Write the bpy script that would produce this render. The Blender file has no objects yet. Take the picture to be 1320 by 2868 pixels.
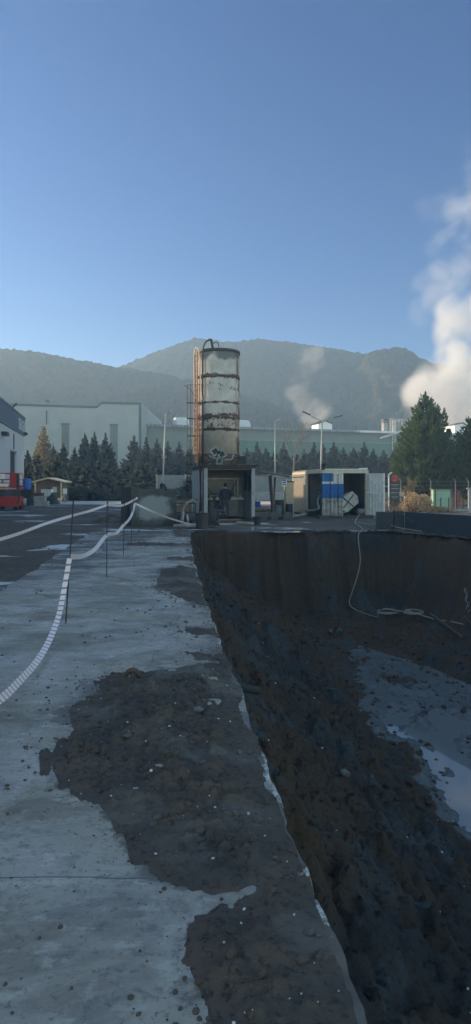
import bpy, math, random
import numpy as np
from mathutils import Vector, Matrix, geometry, Euler
R = math.radians
random.seed(7)
S = bpy.context.scene
COL = S.collection

# ------------------------------------------------------------------ camera
H, F, HZ = 1.7, 1764.0, 1360.0           # eye height, focal length and horizon row in photo pixels
cam_d = bpy.data.cameras.new("camera"); cam = bpy.data.objects.new("camera", cam_d); COL.objects.link(cam)
cam.location = (0, 0, H); cam.rotation_euler = (R(90), 0, 0)
cam_d.sensor_fit = 'VERTICAL'; cam_d.sensor_height = 36; cam_d.lens = F/2868*36
cam_d.shift_y = -74/2868
cam_d.clip_start = .05; cam_d.clip_end = 4000
S.camera = cam
# ------------------------------------------------------------------ world, sun, exposure
SUN_AZ, SUN_EL = 60, 16.6                  # degrees left of the view direction, and above the horizon
wd = bpy.data.worlds.new("World"); S.world = wd; wd.use_nodes = True
nt = wd.node_tree; sky = nt.nodes.new('ShaderNodeTexSky'); sky.sky_type = 'NISHITA'; sky.sun_disc = False
sky.sun_elevation = R(SUN_EL); sky.sun_rotation = R(-SUN_AZ)
sky.air_density = 1.0; sky.dust_density = .35; sky.ozone_density = 5.0
# sky behind and above is boosted as added fill light; blue ahead is deepened
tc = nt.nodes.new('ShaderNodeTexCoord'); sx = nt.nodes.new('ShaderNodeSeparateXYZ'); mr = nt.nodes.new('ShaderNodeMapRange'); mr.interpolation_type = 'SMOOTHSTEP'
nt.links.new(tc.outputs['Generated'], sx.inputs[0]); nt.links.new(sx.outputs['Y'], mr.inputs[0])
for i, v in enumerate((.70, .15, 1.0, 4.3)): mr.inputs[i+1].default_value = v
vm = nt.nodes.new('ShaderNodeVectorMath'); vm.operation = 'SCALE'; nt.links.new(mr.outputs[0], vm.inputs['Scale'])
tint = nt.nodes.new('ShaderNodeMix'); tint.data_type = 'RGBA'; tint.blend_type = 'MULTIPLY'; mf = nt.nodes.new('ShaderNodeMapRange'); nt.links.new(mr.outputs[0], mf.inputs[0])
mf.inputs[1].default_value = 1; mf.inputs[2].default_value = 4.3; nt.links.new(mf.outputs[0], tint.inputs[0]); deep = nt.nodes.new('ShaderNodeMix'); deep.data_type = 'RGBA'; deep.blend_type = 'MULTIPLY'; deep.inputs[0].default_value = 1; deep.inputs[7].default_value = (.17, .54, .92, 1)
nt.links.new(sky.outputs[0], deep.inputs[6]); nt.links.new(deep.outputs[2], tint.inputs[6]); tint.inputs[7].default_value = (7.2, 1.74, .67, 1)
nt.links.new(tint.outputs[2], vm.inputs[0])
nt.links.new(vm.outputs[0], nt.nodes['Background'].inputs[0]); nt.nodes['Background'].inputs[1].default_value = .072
sl = bpy.data.lights.new("sun", 'SUN'); sun = bpy.data.objects.new("sun", sl); COL.objects.link(sun)
sl.energy = 5.0; sl.angle = R(.5); sl.color = (1, .83, .62)
sdir = Vector((-math.sin(R(SUN_AZ))*math.cos(R(SUN_EL)), math.cos(R(SUN_AZ))*math.cos(R(SUN_EL)), math.sin(R(SUN_EL))))
sun.rotation_euler = sdir.to_track_quat('Z', 'Y').to_euler(); sun.location = sdir*100
vs = S.view_settings; vs.view_transform = 'Standard'; vs.look = 'None'; vs.gamma = 1; vs.use_curve_mapping = False
vs.exposure = 0.8
S.cycles.use_denoising = True
S.cycles.max_bounces = 6; S.cycles.volume_bounces = 4; S.cycles.diffuse_bounces = 3

# ------------------------------------------------------------------ helpers
def W(px, py, d): return Vector(((px-660)/F*d, d, H-(py-HZ)/F*d))
def G(px, py, z=0):
    d = (H-z)*F/(py-HZ); return Vector(((px-660)/F*d, d, z))
def _h(ix, iy, iz, s):
    n = (ix*374761393 + iy*668265263 + iz*2147483647*3 + s*974634777) & 0xffffffff
    n = ((n ^ (n >> 13))*1274126177) & 0xffffffff
    n = ((n ^ (n >> 16))*2246822519) & 0xffffffff
    return ((n ^ (n >> 15)) & 0xffffff)/float(0xffffff)
def vnoise(x, y, z=0., s=0):
    x, y, z = np.broadcast_arrays(np.asarray(x, float), np.asarray(y, float), np.asarray(z, float))
    xi, yi, zi = [np.floor(a).astype(np.int64) for a in (x, y, z)]
    fx, fy, fz = x-xi, y-yi, z-zi
    fx, fy, fz = [f*f*(3-2*f) for f in (fx, fy, fz)]
    r = 0
    for a in (0, 1):
        for b in (0, 1):
            for c in (0, 1):
                r = r + _h(xi+a, yi+b, zi+c, s)*(fx if a else 1-fx)*(fy if b else 1-fy)*(fz if c else 1-fz)
    return r*2-1
def fbm(x, y, o=4, s=0, g=.5, z=0.):
    r = 0; a = 1
    for i in range(o):
        r = r + a*vnoise(np.asarray(x)*2**i+i*17.3, np.asarray(y)*2**i-i*9.1, z, s+i); a *= g
    return r
def sstep(a, b, x):
    t = np.clip((x-a)/(b-a), 0, 1); return t*t*(3-2*t)

class MB:
    def __init__(s): s.v = []; s.f = []; s.mi = []
    def add(s, v, f, mi=0):
        o = len(s.v); s.v += [tuple(p) for p in v]; s.f += [tuple(i+o for i in q) for q in f]; s.mi += [mi]*len(f); return s
    def box(s, c, d, rot=None, mi=0):
        x, y, z = d[0]/2, d[1]/2, d[2]/2
        v = [Vector((a*x, b*y, e*z)) for a in (-1, 1) for b in (-1, 1) for e in (-1, 1)]
        if rot is not None:
            m = Euler(rot).to_matrix(); v = [m @ p for p in v]
        c = Vector(c)
        return s.add([p+c for p in v], [(0, 1, 3, 2), (4, 6, 7, 5), (0, 4, 5, 1), (2, 3, 7, 6), (0, 2, 6, 4), (1, 5, 7, 3)], mi)
    def b2(s, a, b, mi=0):
        return s.box([(a[i]+b[i])/2 for i in range(3)], [abs(b[i]-a[i]) for i in range(3)], None, mi)
    def tube(s, pts, r, n=8, caps=True, mi=0):
        P = [Vector(p) for p in pts]; m = len(P)
        rr = r if hasattr(r, '__len__') else [r]*m
        up = Vector((.31, .17, .93)); V = []
        for i, p in enumerate(P):
            t = (P[min(i+1, m-1)]-P[max(i-1, 0)]).normalized()
            if i == 0:
                if abs(t.dot(up)) > .95: up = Vector((.9, .3, .1))
                a = t.cross(up).normalized()
            else:
                a = (a - t*a.dot(t)).normalized()
            b = t.cross(a)
            for k in range(n):
                q = 2*math.pi*k/n; V.append(p + (a*math.cos(q)+b*math.sin(q))*rr[i])
        f = [(i*n+k, i*n+(k+1) % n, (i+1)*n+(k+1) % n, (i+1)*n+k) for i in range(m-1) for k in range(n)]
        if caps: f += [tuple(range(n-1, -1, -1)), tuple((m-1)*n+k for k in range(n))]
        return s.add(V, f, mi)
    def lathe(s, prof, c=(0, 0, 0), n=32, mi=0):
        V = []; m = len(prof)
        for r, z in prof:
            for k in range(n):
                q = 2*math.pi*k/n; V.append((c[0]+r*math.cos(q), c[1]+r*math.sin(q), c[2]+z))
        f = [(i*n+k, i*n+(k+1) % n, (i+1)*n+(k+1) % n, (i+1)*n+k) for i in range(m-1) for k in range(n)]
        if prof[0][0] > 1e-6: f.append(tuple(range(n-1, -1, -1)))
        if prof[-1][0] > 1e-6: f.append(tuple((m-1)*n+k for k in range(n)))
        return s.add(V, f, mi)
    def prism(s, poly, a, b, axis='y', mi=0):
        n = len(poly)
        def mk(p, t):
            return {'y': (p[0], t, p[1]), 'z': (p[0], p[1], t), 'x': (t, p[0], p[1])}[axis]
        V = [mk(p, a) for p in poly]+[mk(p, b) for p in poly]
        f = [tuple(range(n)), tuple(range(2*n-1, n-1, -1))] + [(i, i+n, (i+1) % n+n, (i+1) % n) for i in range(n)]
        return s.add(V, f, mi)
    def build(s, name, m, parent=None, smooth=False, loc=None):
        me = bpy.data.meshes.new(name); me.from_pydata(s.v, [], s.f)
        ms = m if isinstance(m, (list, tuple)) else [m]
        for x in ms: me.materials.append(x)
        if len(ms) > 1: me.polygons.foreach_set('material_index', s.mi)
        if smooth: me.polygons.foreach_set('use_smooth', [True]*len(me.polygons))
        me.update()
        o = bpy.data.objects.new(name, me); COL.objects.link(o)
        if parent: o.parent = parent
        if loc: o.location = loc
        return o
def npmesh(name, V, Fq, m, smooth=False, parent=None, attr=None):
    me = bpy.data.meshes.new(name); me.from_pydata(np.asarray(V).tolist(), [], np.asarray(Fq).tolist())
    me.materials.append(m)
    if smooth: me.polygons.foreach_set('use_smooth', [True]*len(me.polygons))
    for k, a in (attr or {}).items():
        at = me.attributes.new(k, 'FLOAT', 'POINT'); at.data.foreach_set('value', np.asarray(a, dtype=np.float32))
    me.update(); o = bpy.data.objects.new(name, me); COL.objects.link(o)
    if parent: o.parent = parent
    return o
def gridfaces(nr, nc):
    i = np.arange(nr-1)[:, None]*nc + np.arange(nc-1)[None]
    return np.stack([i, i+1, i+nc+1, i+nc], -1).reshape(-1, 4)
def tag(o, label, cat, group=None, kind=None):
    o['label'] = label
    if cat: o['category'] = cat
    if group: o['group'] = group
    if kind: o['kind'] = kind
    return o
def thing(name, label, cat, loc=(0, 0, 0), rz=0, group=None):
    o = bpy.data.objects.new(name, None); COL.objects.link(o); o.location = loc; o.rotation_euler = (0, 0, rz)
    o.empty_display_size = .2
    return tag(o, label, cat, group)
def struct(o, label=None):
    o['kind'] = 'structure'
    if label: o['label'] = label
    return o
def dup(root, loc, rz=0, scale=None, label=None):
    def cp(o, par):
        c = o.copy(); COL.objects.link(c)
        if par: c.parent = par
        for k in o.children: cp(k, c)
        return c
    r = cp(root, None); r.location = loc; r.rotation_euler = (0, 0, rz)
    if scale: r.scale = scale
    if label: r['label'] = label
    return r
def text_mb(body, size, depth=.01):
    cu = bpy.data.curves.new("lettering", 'FONT'); cu.body = body; cu.size = size; cu.extrude = depth; cu.align_x = 'CENTER'; cu.align_y = 'CENTER'
    o = bpy.data.objects.new("lettering", cu); COL.objects.link(o)
    dg = bpy.context.evaluated_depsgraph_get(); me = bpy.data.meshes.new_from_object(o.evaluated_get(dg))
    v = [tuple(p.co) for p in me.vertices]; f = [tuple(p.vertices) for p in me.polygons]
    bpy.data.objects.remove(o); bpy.data.meshes.remove(me); bpy.data.curves.remove(cu)
    return v, f

# ------------------------------------------------------------------ material helpers
class NG:
    def __init__(s, name):
        s.m = bpy.data.materials.new(name); s.m.use_nodes = True; s.t = s.m.node_tree; s.n = s.t.nodes
        s.p = s.n['Principled BSDF']; s.co = s.n.new('ShaderNodeTexCoord').outputs['Object']
    def put(s, sock, v):
        if hasattr(v, 'is_output'): s.t.links.new(v, sock)
        elif v is not None:
            if sock.type == 'RGBA' and len(v) == 3: v = (*v, 1)
            sock.default_value = v
    def math(s, op, a, b=None, c=None, clamp=False):
        x = s.n.new('ShaderNodeMath'); x.operation = op; x.use_clamp = clamp
        s.put(x.inputs[0], a); s.put(x.inputs[1], b); s.put(x.inputs[2], c); return x.outputs[0]
    def vmath(s, op, a, b=None):
        x = s.n.new('ShaderNodeVectorMath'); x.operation = op; s.put(x.inputs[0], a)
        if b is not None: s.put(x.inputs[1], b)
        return x.outputs['Value'] if op in ('DISTANCE', 'LENGTH', 'DOT_PRODUCT') else x.outputs[0]
    def noise(s, scale=5, detail=4, rough=.55, vec=None, stretch=None, dist=0, col=False):
        v = vec or s.co
        if stretch: v = s.vmath('MULTIPLY', v, stretch)
        x = s.n.new('ShaderNodeTexNoise'); x.inputs['Scale'].default_value = scale; x.inputs['Detail'].default_value = detail
        x.inputs['Roughness'].default_value = rough; x.inputs['Distortion'].default_value = dist; s.put(x.inputs['Vector'], v)
        return x.outputs['Color' if col else 'Fac']
    def voro(s, scale, feat='F1', vec=None):
        x = s.n.new('ShaderNodeTexVoronoi'); x.feature = feat; x.inputs['Scale'].default_value = scale; s.put(x.inputs['Vector'], vec or s.co)
        return x.outputs['Distance']
    def rng(s, v, a, b, lo=0., hi=1., smooth=True):
        x = s.n.new('ShaderNodeMapRange'); x.interpolation_type = 'SMOOTHSTEP' if smooth else 'LINEAR'
        for i, q in enumerate((v, a, b, lo, hi)): s.put(x.inputs[i], q)
        return x.outputs[0]
    def mix(s, f, a, b, mode='MIX'):
        x = s.n.new('ShaderNodeMix'); x.data_type = 'RGBA'; x.blend_type = mode
        s.put(x.inputs[0], f); s.put(x.inputs[6], a); s.put(x.inputs[7], b); return x.outputs[2]
    def attr(s, name):
        x = s.n.new('ShaderNodeAttribute'); x.attribute_name = name; return x.outputs['Fac']
    def xyz(s):
        x = s.n.new('ShaderNodeSeparateXYZ'); s.put(x.inputs[0], s.co); return x.outputs
    def bump(s, h, strength=.5, dist=.02):
        x = s.n.new('ShaderNodeBump'); x.inputs['Strength'].default_value = strength; x.inputs['Distance'].default_value = dist
        s.put(x.inputs['Height'], h); s.t.links.new(x.outputs[0], s.p.inputs['Normal'])
    def out(s, col=None, rough=None, metal=None, spec=None):
        s.put(s.p.inputs['Base Color'], col); s.put(s.p.inputs['Roughness'], rough); s.put(s.p.inputs['Metallic'], metal)
        s.put(s.p.inputs['Specular IOR Level'], spec); return s.m
def pm(name, c1, c2=None, scale=4, rough=.75, bump=.2, bscale=30, bdist=.01, metal=0., spec=.35, dirt=None, damt=.55, dscale=2.5):
    g = NG(name); c2 = c2 or tuple(x*.75 for x in c1)
    n = g.noise(scale, 5, .6); c = g.mix(g.rng(n, .35, .65), c1, c2)
    if dirt:
        d = g.noise(dscale, 7, .68); c = g.mix(g.rng(d, damt, damt+.07), c, dirt)
    if bump: g.bump(g.noise(bscale, 4, .6), bump, bdist)
    return g.out(c, rough, metal, spec)

M = {}
M['black'] = pm('black_metal', (.015, .016, .018), (.03, .03, .03), rough=.5)
M['dark'] = pm('dark_steel', (.03, .032, .036), (.05, .045, .04), rough=.6, dirt=(.06, .035, .02), damt=.6)
M['steel'] = pm('galvanised_steel', (.32, .33, .34), (.24, .25, .26), rough=.5, metal=.3)
M['white'] = pm('white_paint', (.62, .62, .6), (.5, .5, .48), rough=.55, dirt=(.2, .17, .14), damt=.62)
M['clean_white'] = pm('clean_white', (.75, .75, .73), (.68, .68, .66), rough=.5)
M['cream'] = pm('cream_paint', (.66, .55, .38), (.55, .45, .3), rough=.6, dirt=(.25, .17, .1), damt=.66)
M['rust'] = pm('rust', (.07, .042, .03), (.11, .06, .04), scale=12, rough=.9, bump=.5)
M['orange_steel'] = pm('orange_steel', (.48, .21, .07), (.34, .14, .05), scale=10, rough=.7)
M['hose'] = pm('hose_rubber', (.26, .26, .25), (.2, .2, .19), scale=10, rough=.5)
M['hose_dark'] = pm('dark_hose', (.035, .033, .03), (.05, .045, .04), rough=.5)
M['hose_red'] = pm('red_hose', (.08, .025, .025), (.05, .02, .02), rough=.6)
M['blue_plastic'] = pm('blue_plastic', (.03, .12, .45), (.025, .09, .36), rough=.4)
M['navy_plastic'] = pm('navy_plastic', (.015, .025, .06), (.01, .02, .045), rough=.5)
M['wood'] = pm('timber', (.22, .16, .1), (.15, .11, .07), scale=6, rough=.85)
M['wood_dark'] = pm('wet_timber', (.09, .06, .045), (.06, .042, .03), scale=6, rough=.8)
M['conc'] = pm('block_concrete', (.34, .34, .33), (.25, .25, .24), rough=.9, dirt=(.1, .09, .08), damt=.6)
M['glass'] = pm('window_glass', (.04, .05, .06), (.05, .06, .07), rough=.08, bump=0, spec=.6)
M['red'] = pm('red_paint', (.4, .035, .025), (.32, .03, .025), rough=.45, dirt=(.1, .03, .02), damt=.64)
M['rubber'] = pm('rubber', (.018, .018, .018), (.03, .03, .03), rough=.85)
M['bark'] = pm('bark', (.09, .065, .045), (.06, .045, .03), scale=20, rough=.95)
M['grey_panel'] = pm('grey_panel', (.2, .21, .21), (.16, .17, .17), rough=.6, dirt=(.08, .07, .06), damt=.62)
# ------------------------------------------------------------------ terrain
EDGE = np.array([(-6, .98), (0.5, .60), (1.5, .47), (2.4, .374), (2.62, .325), (2.98, .286), (3.14, .256), (3.51, .215), (3.81, .173), (4.03, .144), (4.43, .108),
    (5.1, .055), (5.76, -.039), (6.45, -.113), (7.31, -.22), (9.34, -.43), (12.3, -.75), (15.1, -1.03), (19, -1.36), (22.9, -1.66), (30, -2.3)])
def xe(d): return np.interp(d, EDGE[:, 0], EDGE[:, 1])
def xj(d):   # jagged broken edge of the slab
    d = np.asarray(d, float)
    return xe(d) + .018*fbm(d*3, 0, 4, 11) + .02*vnoise(d*1.1, 3, 0, 5)
FAR = np.array([(-8, 23.0), (-1.5, 23.0), (1, 23.25), (3.5, 23.0), (5.6, 23.1), (6.2, 22.7), (7.6, 20.0), (10, 14.5), (14, 5), (17, -12)])
def far_dist(X, Y):      # signed distance to the far / right rim, positive inside the pit
    best = np.full(np.shape(X), 1e9); sgn = np.ones(np.shape(X))
    for (x0, y0), (x1, y1) in zip(FAR[:-1], FAR[1:]):
        dx, dy = x1-x0, y1-y0; L = dx*dx+dy*dy
        t = np.clip(((X-x0)*dx+(Y-y0)*dy)/L, 0, 1)
        dd = np.hypot(X-x0-t*dx, Y-y0-t*dy); cr = dx*(Y-y0)-dy*(X-x0)
        m = dd < best-1e-9
        best = np.where(m, dd, best); sgn = np.where(m, np.where(cr < 0, 1., -1.), sgn)
    return best*sgn
FLOOR = -3.55
def pit_base(X, Y):
    s = X - xe(Y); wob = .25*vnoise(Y*.6, X*.3, 0, 21)
    k = 1 + .22*sstep(13, 22, Y)
    zs = np.interp((s+wob*sstep(.3, 1.5, s))/k, [-1, 0, .1, .35, .8, 1.5, 2.6, 3.7, 4.25, 40], [-.1, -.17, -.5, -1.0, -1.5, -2.05, -2.75, -3.35, FLOOR, FLOOR])
    q = far_dist(X, Y) + .12*vnoise(X*.9, Y*.9, 0, 33) + .10*fbm(X*2.2+Y*.7, 0, 4, 35) + .03*fbm(X*9+Y*3, 0, 3, 36)
    zf = np.interp(q, [-1, 0, .12, .32, .52, .72, 2.4, 2.75, 3.1, 50], [0, -.02, -.4, -1.6, -2.55, -2.82, -3.0, -3.2, FLOOR, FLOOR])
    k = .22
    h = np.clip(.5+.5*(zs-zf)/k, 0, 1)
    return zf*(1-h)+zs*h + k*h*(1-h), s, q
def pit_z(X, Y):
    X = np.asarray(X, float); Y = np.asarray(Y, float)
    z, s, q = pit_base(X, Y)
    hgt = sstep(FLOOR-.02, FLOOR+.5, z)
    top = sstep(0, .25, s)*sstep(-.05, .2, q)
    # slumped ribs down the slope, lumps, and finer clods
    ribs = fbm(Y*1.6 + s*.9, s*.45, 4, 41)*.16
    lump = np.abs(fbm(X*2.2, Y*2.2, 5, 43, .6))*.17 - .06 + .05*fbm(s*1.1+Y*.2, Y*4.5, 4, 44, .6)
    fine = fbm(X*8, Y*8, 4, 47, .62)*.05
    flat = fbm(X*.7, Y*.55, 4, 51)*.05 + .05*sstep(13, 17, Y) - .035*sstep(13.5, 10.5, Y) + np.maximum(fbm(X*2.4, Y*1.5, 4, 53)-.25, 0)*.12 - .01
    return z + top*(hgt*(ribs+lump+fine) + (1-hgt)*(flat + fine*.16))
def hit(px, py, d0=6, d1=24.5):          # where the sight line through a photo pixel meets the pit surface
    d = np.linspace(d0, d1, 4000); X = (px-660)/F*d; Z = H-(py-HZ)/F*d
    ins = (X > xe(d)) & (far_dist(X, d) > 0)
    g = np.where(ins, pit_z(X, d), 0.)
    i = np.argmax(Z <= g); return Vector((X[i], d[i], g[i]))

# soil spread on the slab: outlines in ground metres, read from where the soil lies
def poly_from(px):  return np.array([[*G(x*1.113, y*1.113)[:2]] for x, y in px])
SOIL = [
  (poly_from([(600,1672),(520,1668),(420,1685),(330,1690),(225,1712),(238,1742),(196,1770),(150,1790),(168,1812),(190,1836),(132,1868),(108,1898),(112,1945),(142,1972),(128,1985),
              (185,2000),(250,2042),(292,2070),(325,2120),(338,2165),(372,2200),(450,2236),(520,2249),(600,2240),(680,2222),(775,2190),(860,2200),(760,1950),(640,1720)]), .075, .30, .01),
  (poly_from([(690,2214),(640,2250),(560,2280),(505,2310),(470,2345),(440,2420),(500,2520),(560,2750),(1200,2750),(950,2400),(840,2260),(790,2190)]), .07, .25, .0),
  (poly_from([(413,1432),(455,1424),(490,1432),(505,1470),(545,1520),(520,1522),(470,1510),(425,1498),(402,1470)]), .10, .35, .01),
  (poly_from([(420,1403),(480,1400),(486,1410),(430,1410)]), .07, .3, .0),
  (poly_from([(330,1366),(400,1369),(482,1368),(486,1374),(400,1374),(330,1372)]), .06, .3, .0),
  (poly_from([(470,1578),(560,1585),(562,1600),(480,1596)]), .012, .2, .0),
  (poly_from([(470,1640),(575,1650),(580,1668),(500,1660)]), .02, .2, .0),
  (poly_from([(440,1336),(490,1338),(496,1352),(450,1350)]), .16, .3, .0),
]
def poly_sd(P, X, Y):
    best = np.full(np.shape(X), 1e9); ins = np.zeros(np.shape(X), bool); n = len(P)
    for i in range(n):
        (x0, y0), (x1, y1) = P[i], P[(i+1) % n]
        dx, dy = x1-x0, y1-y0; t = np.clip(((X-x0)*dx+(Y-y0)*dy)/(dx*dx+dy*dy+1e-12), 0, 1)
        best = np.minimum(best, np.hypot(X-x0-t*dx, Y-y0-t*dy))
        c = ((y0 > Y) != (y1 > Y)) & (X < dx*(Y-y0)/(dy if abs(dy) > 1e-9 else 1e-9)+x0); ins ^= c
    return np.where(ins, best, -best)
def soil_mask(X, Y):
    m = np.full(np.shape(X), -9.)
    for P, hh, w, gap in SOIL:
        sd = poly_sd(P, X, Y); sc = np.clip(Y/8, .35, 1.6)
        m = np.maximum(m, sd + .05*sc*fbm(X*5/sc, Y*3/sc, 4, 61))
    return m
def soil_z(X, Y):
    X = np.asarray(X, float); Y = np.asarray(Y, float); z = np.full(np.shape(X), -.05)
    for k, (P, hh, w, gap) in enumerate(SOIL):
        sd = poly_sd(P, X, Y); sc = np.clip(Y/8, .35, 1.6)
        sd = np.where(sd < -.09*sc, -9., sd + .09*sc*fbm(X*5/sc, Y*3/sc, 6, 61, .6) + .03*sc)
        rim = (xj(Y)-X) - gap - .0 - .045*np.maximum(vnoise(Y*3.1, 0, 0, 71)-.1, -.15)      # keep the pale broken lip of the slab showing
        e = np.minimum(sd, rim)
        body = hh*.85*sstep(0, w*2.2, e)*(.7+.5*fbm(X*1.7, Y*1.7, 3, 73))
        lumps = sstep(-.02, .38, e)*(.036*np.abs(fbm(X*6, Y*6, 5, 77, .62)) + .013*fbm(X*20, Y*20, 3, 79, .65) + .012*np.maximum(vnoise(X*34, Y*34, 0, 83)-.35, 0))
        z = np.maximum(z, np.where(e > -.04, -.012 + .016*sstep(-.03, .03, e) + body + lumps, -.05))
    return z

# --- materials of the ground
def m_slab():
    g = NG('slab_concrete')
    big = g.noise(.55, 6, .6); c = g.mix(g.rng(big, .32, .68), (.335, .30, .262), (.205, .185, .165))
    # broom marks and scraped dirt run across the slab, parallel to the far rim
    st = g.noise(1.9, 8, .68, stretch=(.85, 1.3, 1), dist=.5); c = g.mix(g.rng(st, .43, .64, 0, .85), c, (.15, .135, .12))
    st2 = g.noise(6, 6, .7, stretch=(.9, 1.4, 1)); c = g.mix(g.rng(st2, .54, .64, 0, .4), c, (.46, .43, .39))
    br = g.noise(7, 5, .65, stretch=(.4, 3.2, 1), dist=.6); c = g.mix(g.math('MULTIPLY', g.rng(br, .52, .64, 0, .4), g.rng(g.noise(.5, 4), .45, .6)), c, (.48, .45, .41))
    sp = g.noise(26, 7, .75); c = g.mix(g.rng(sp, .54, .64, 0, .8), c, (.1, .09, .082)); sp2 = g.noise(9, 8, .78, stretch=(.8, 1.4, 1)); c = g.mix(g.rng(sp2, .52, .63, 0, .7), c, (.12, .11, .1))
    wv = g.vmath('ADD', g.co, g.vmath('MULTIPLY', g.noise(1.1, 5, .65, col=True), (1.1, 1.1, 0)))
    cr = g.voro(.28, 'DISTANCE_TO_EDGE', wv); c = g.mix(g.math('MULTIPLY', g.rng(cr, .0015, .006, .8, 0), g.rng(g.xyz()[1], 5.5, 6.5)), c, (.09, .085, .08))
    xx, yy, zz = g.xyz(); jn = g.math('ABSOLUTE', g.math('SUBTRACT', g.math('ADD', yy, g.math('MULTIPLY', g.noise(1.5, 4), .06)), 2.76)); c = g.mix(g.math('MULTIPLY', g.rng(jn, .002, .006, .85, 0), g.rng(xx, -.2, -.5, 0, 1)), c, (.05, .047, .045))
    mud = g.attr('mud'); mn = g.math('ADD', g.math('MULTIPLY', g.noise(3.2, 8, .68, stretch=(.7, 1.4, 1)), .55), g.math('MULTIPLY', g.noise(21, 6, .72), .45))
    f = g.rng(g.math('ADD', mud, g.math('MULTIPLY', g.math('SUBTRACT', mn, .5), 2.2)), .45, .72)
    c = g.mix(g.math('MULTIPLY', f, .92), c, g.mix(big, (.075, .066, .06), (.105, .088, .075)))
    lip = g.rng(g.math('ADD', g.attr('lip'), g.math('MULTIPLY', g.math('SUBTRACT', g.noise(14, 6, .7), .5), 1.2)), .55, .7); c = g.mix(lip, c, g.mix(g.rng(g.noise(40, 6, .7), .42, .58), (.46, .45, .43), (.16, .15, .14)))
    g.bump(g.math('ADD', g.noise(60, 5, .7), g.math('MULTIPLY', br, .6)), .35, .006)
    return g.out(c, g.rng(g.noise(.9, 6, .62, stretch=(.8, 1.3, 1)), .4, .6, .25, .85), 0, .45)
def m_edge():
    g = NG('broken_concrete')
    c = g.mix(g.rng(g.noise(25, 6, .7), .4, .6), (.36, .35, .33), (.13, .12, .11)); g.bump(g.noise(60, 5, .7), .8, .02)
    return g.out(c, .95)
def m_soil():
    g = NG('damp_soil')
    c = g.mix(g.rng(g.noise(3, 6, .65), .35, .65), (.080, .070, .068), (.118, .092, .076))
    c = g.mix(g.rng(g.noise(26, 6, .7), .52, .64), c, (.045, .041, .04))
    c = g.mix(g.rng(g.noise(70, 4, .7), .68, .74), c, (.22, .2, .18))
    c = g.mix(g.rng(g.noise(1.2, 5, .6), .5, .64, 0, .7), c, (.16, .15, .145))
    g.bump(g.math('ADD', g.noise(45, 6, .75), g.math('MULTIPLY', g.noise(150, 3, .6), .5)), .9, .02)
    return g.out(c, .92, 0, .2)
def m_pit():
    g = NG('cut_earth')
    c = g.mix(g.rng(g.noise(.33, 6, .6, dist=.6), .32, .54), (.032, .036, .041), (.066, .046, .033))
    c = g.mix(g.rng(g.noise(1.1, 6, .65, dist=.5, stretch=(1, 1, .4)), .52, .66), c, (.055, .066, .074))
    c = g.mix(g.rng(g.noise(.8, 6, .65, dist=.4), .55, .68, 0, .8), c, (.082, .054, .034))
    c = g.mix(g.rng(g.noise(18, 6, .72), .5, .64), c, (.022, .021, .021))
    c = g.mix(g.rng(g.noise(55, 4, .7), .7, .76), c, (.2, .18, .16))
    fl = g.attr('wet'); wet = g.rng(g.math('ADD', fl, g.math('MULTIPLY', g.math('SUBTRACT', g.noise(1.6, 7, .65, stretch=(1, 1.6, 1)), .5), .9)), .5, .72)
    c = g.mix(wet, c, g.mix(g.noise(5, 6, .65), (.13, .145, .155), (.05, .056, .062)))
    g.bump(g.math('ADD', g.noise(22, 6, .75), g.math('MULTIPLY', g.noise(90, 3, .6), .4)), .85, .04)
    return g.out(c, g.rng(wet, 0, 1, .9, .22), 0, g.rng(wet, 0, 1, .2, .8))
def m_yard():
    g = NG('muddy_yard')
    x, y, z = g.xyz()
    c = g.mix(g.rng(g.noise(.35, 6, .6), .35, .65), (.074, .057, .047), (.112, .088, .073))
    c = g.mix(g.rng(g.noise(6, 6, .7), .5, .64), c, (.03, .029, .03))
    # frosty, wet wheel tracks; sky reflection is put into their pale colour
    tr = g.noise(.55, 7, .62, stretch=(.55, 1.0, 1), dist=.7)
    wet = g.rng(tr, .57, .63)
    c = g.mix(g.math('MULTIPLY', wet, .8), c, (.55, .57, .6))
    far = g.rng(y, 66, 70); c = g.mix(far, c, g.mix(g.noise(.8, 6, .7), (.05, .055, .03), (.09, .085, .05)))
    g.bump(g.noise(9, 6, .75), .8, .05)
    return g.out(c, g.rng(wet, 0, 1, .85, .35), 0, .35)
def m_water():
    g = NG('puddle_water')
    g.bump(g.noise(2.2, 3, .5), .02, .02)
    g.p.inputs['IOR'].default_value = 1.6
    return g.out((.13, .145, .16), .03, 0, .6)
def m_hill(a, b, c3):
    g = NG('hill_forest')
    c = g.mix(g.rng(g.noise(.026, 7, .65), .38, .62), a, b)
    c = g.mix(g.rng(g.noise(.065, 6, .65, dist=.5), .56, .68, 0, .8), c, c3)
    c = g.mix(g.rng(g.noise(.4, 5, .7), .45, .65, 0, .8), c, (.012, .018, .012))
    g.bump(g.noise(.3, 5, .7), 1, 1.8)
    return g.out(c, 1, 0, .05)
def m_road():
    g = NG('road_surface')
    c = g.mix(g.rng(g.noise(.9, 6, .7, stretch=(.4, 1.5, 1)), .35, .65), (.50, .45, .41), (.36, .33, .31)); g.bump(g.noise(12, 4), .3, .01)
    return g.out(c, .85)

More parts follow.
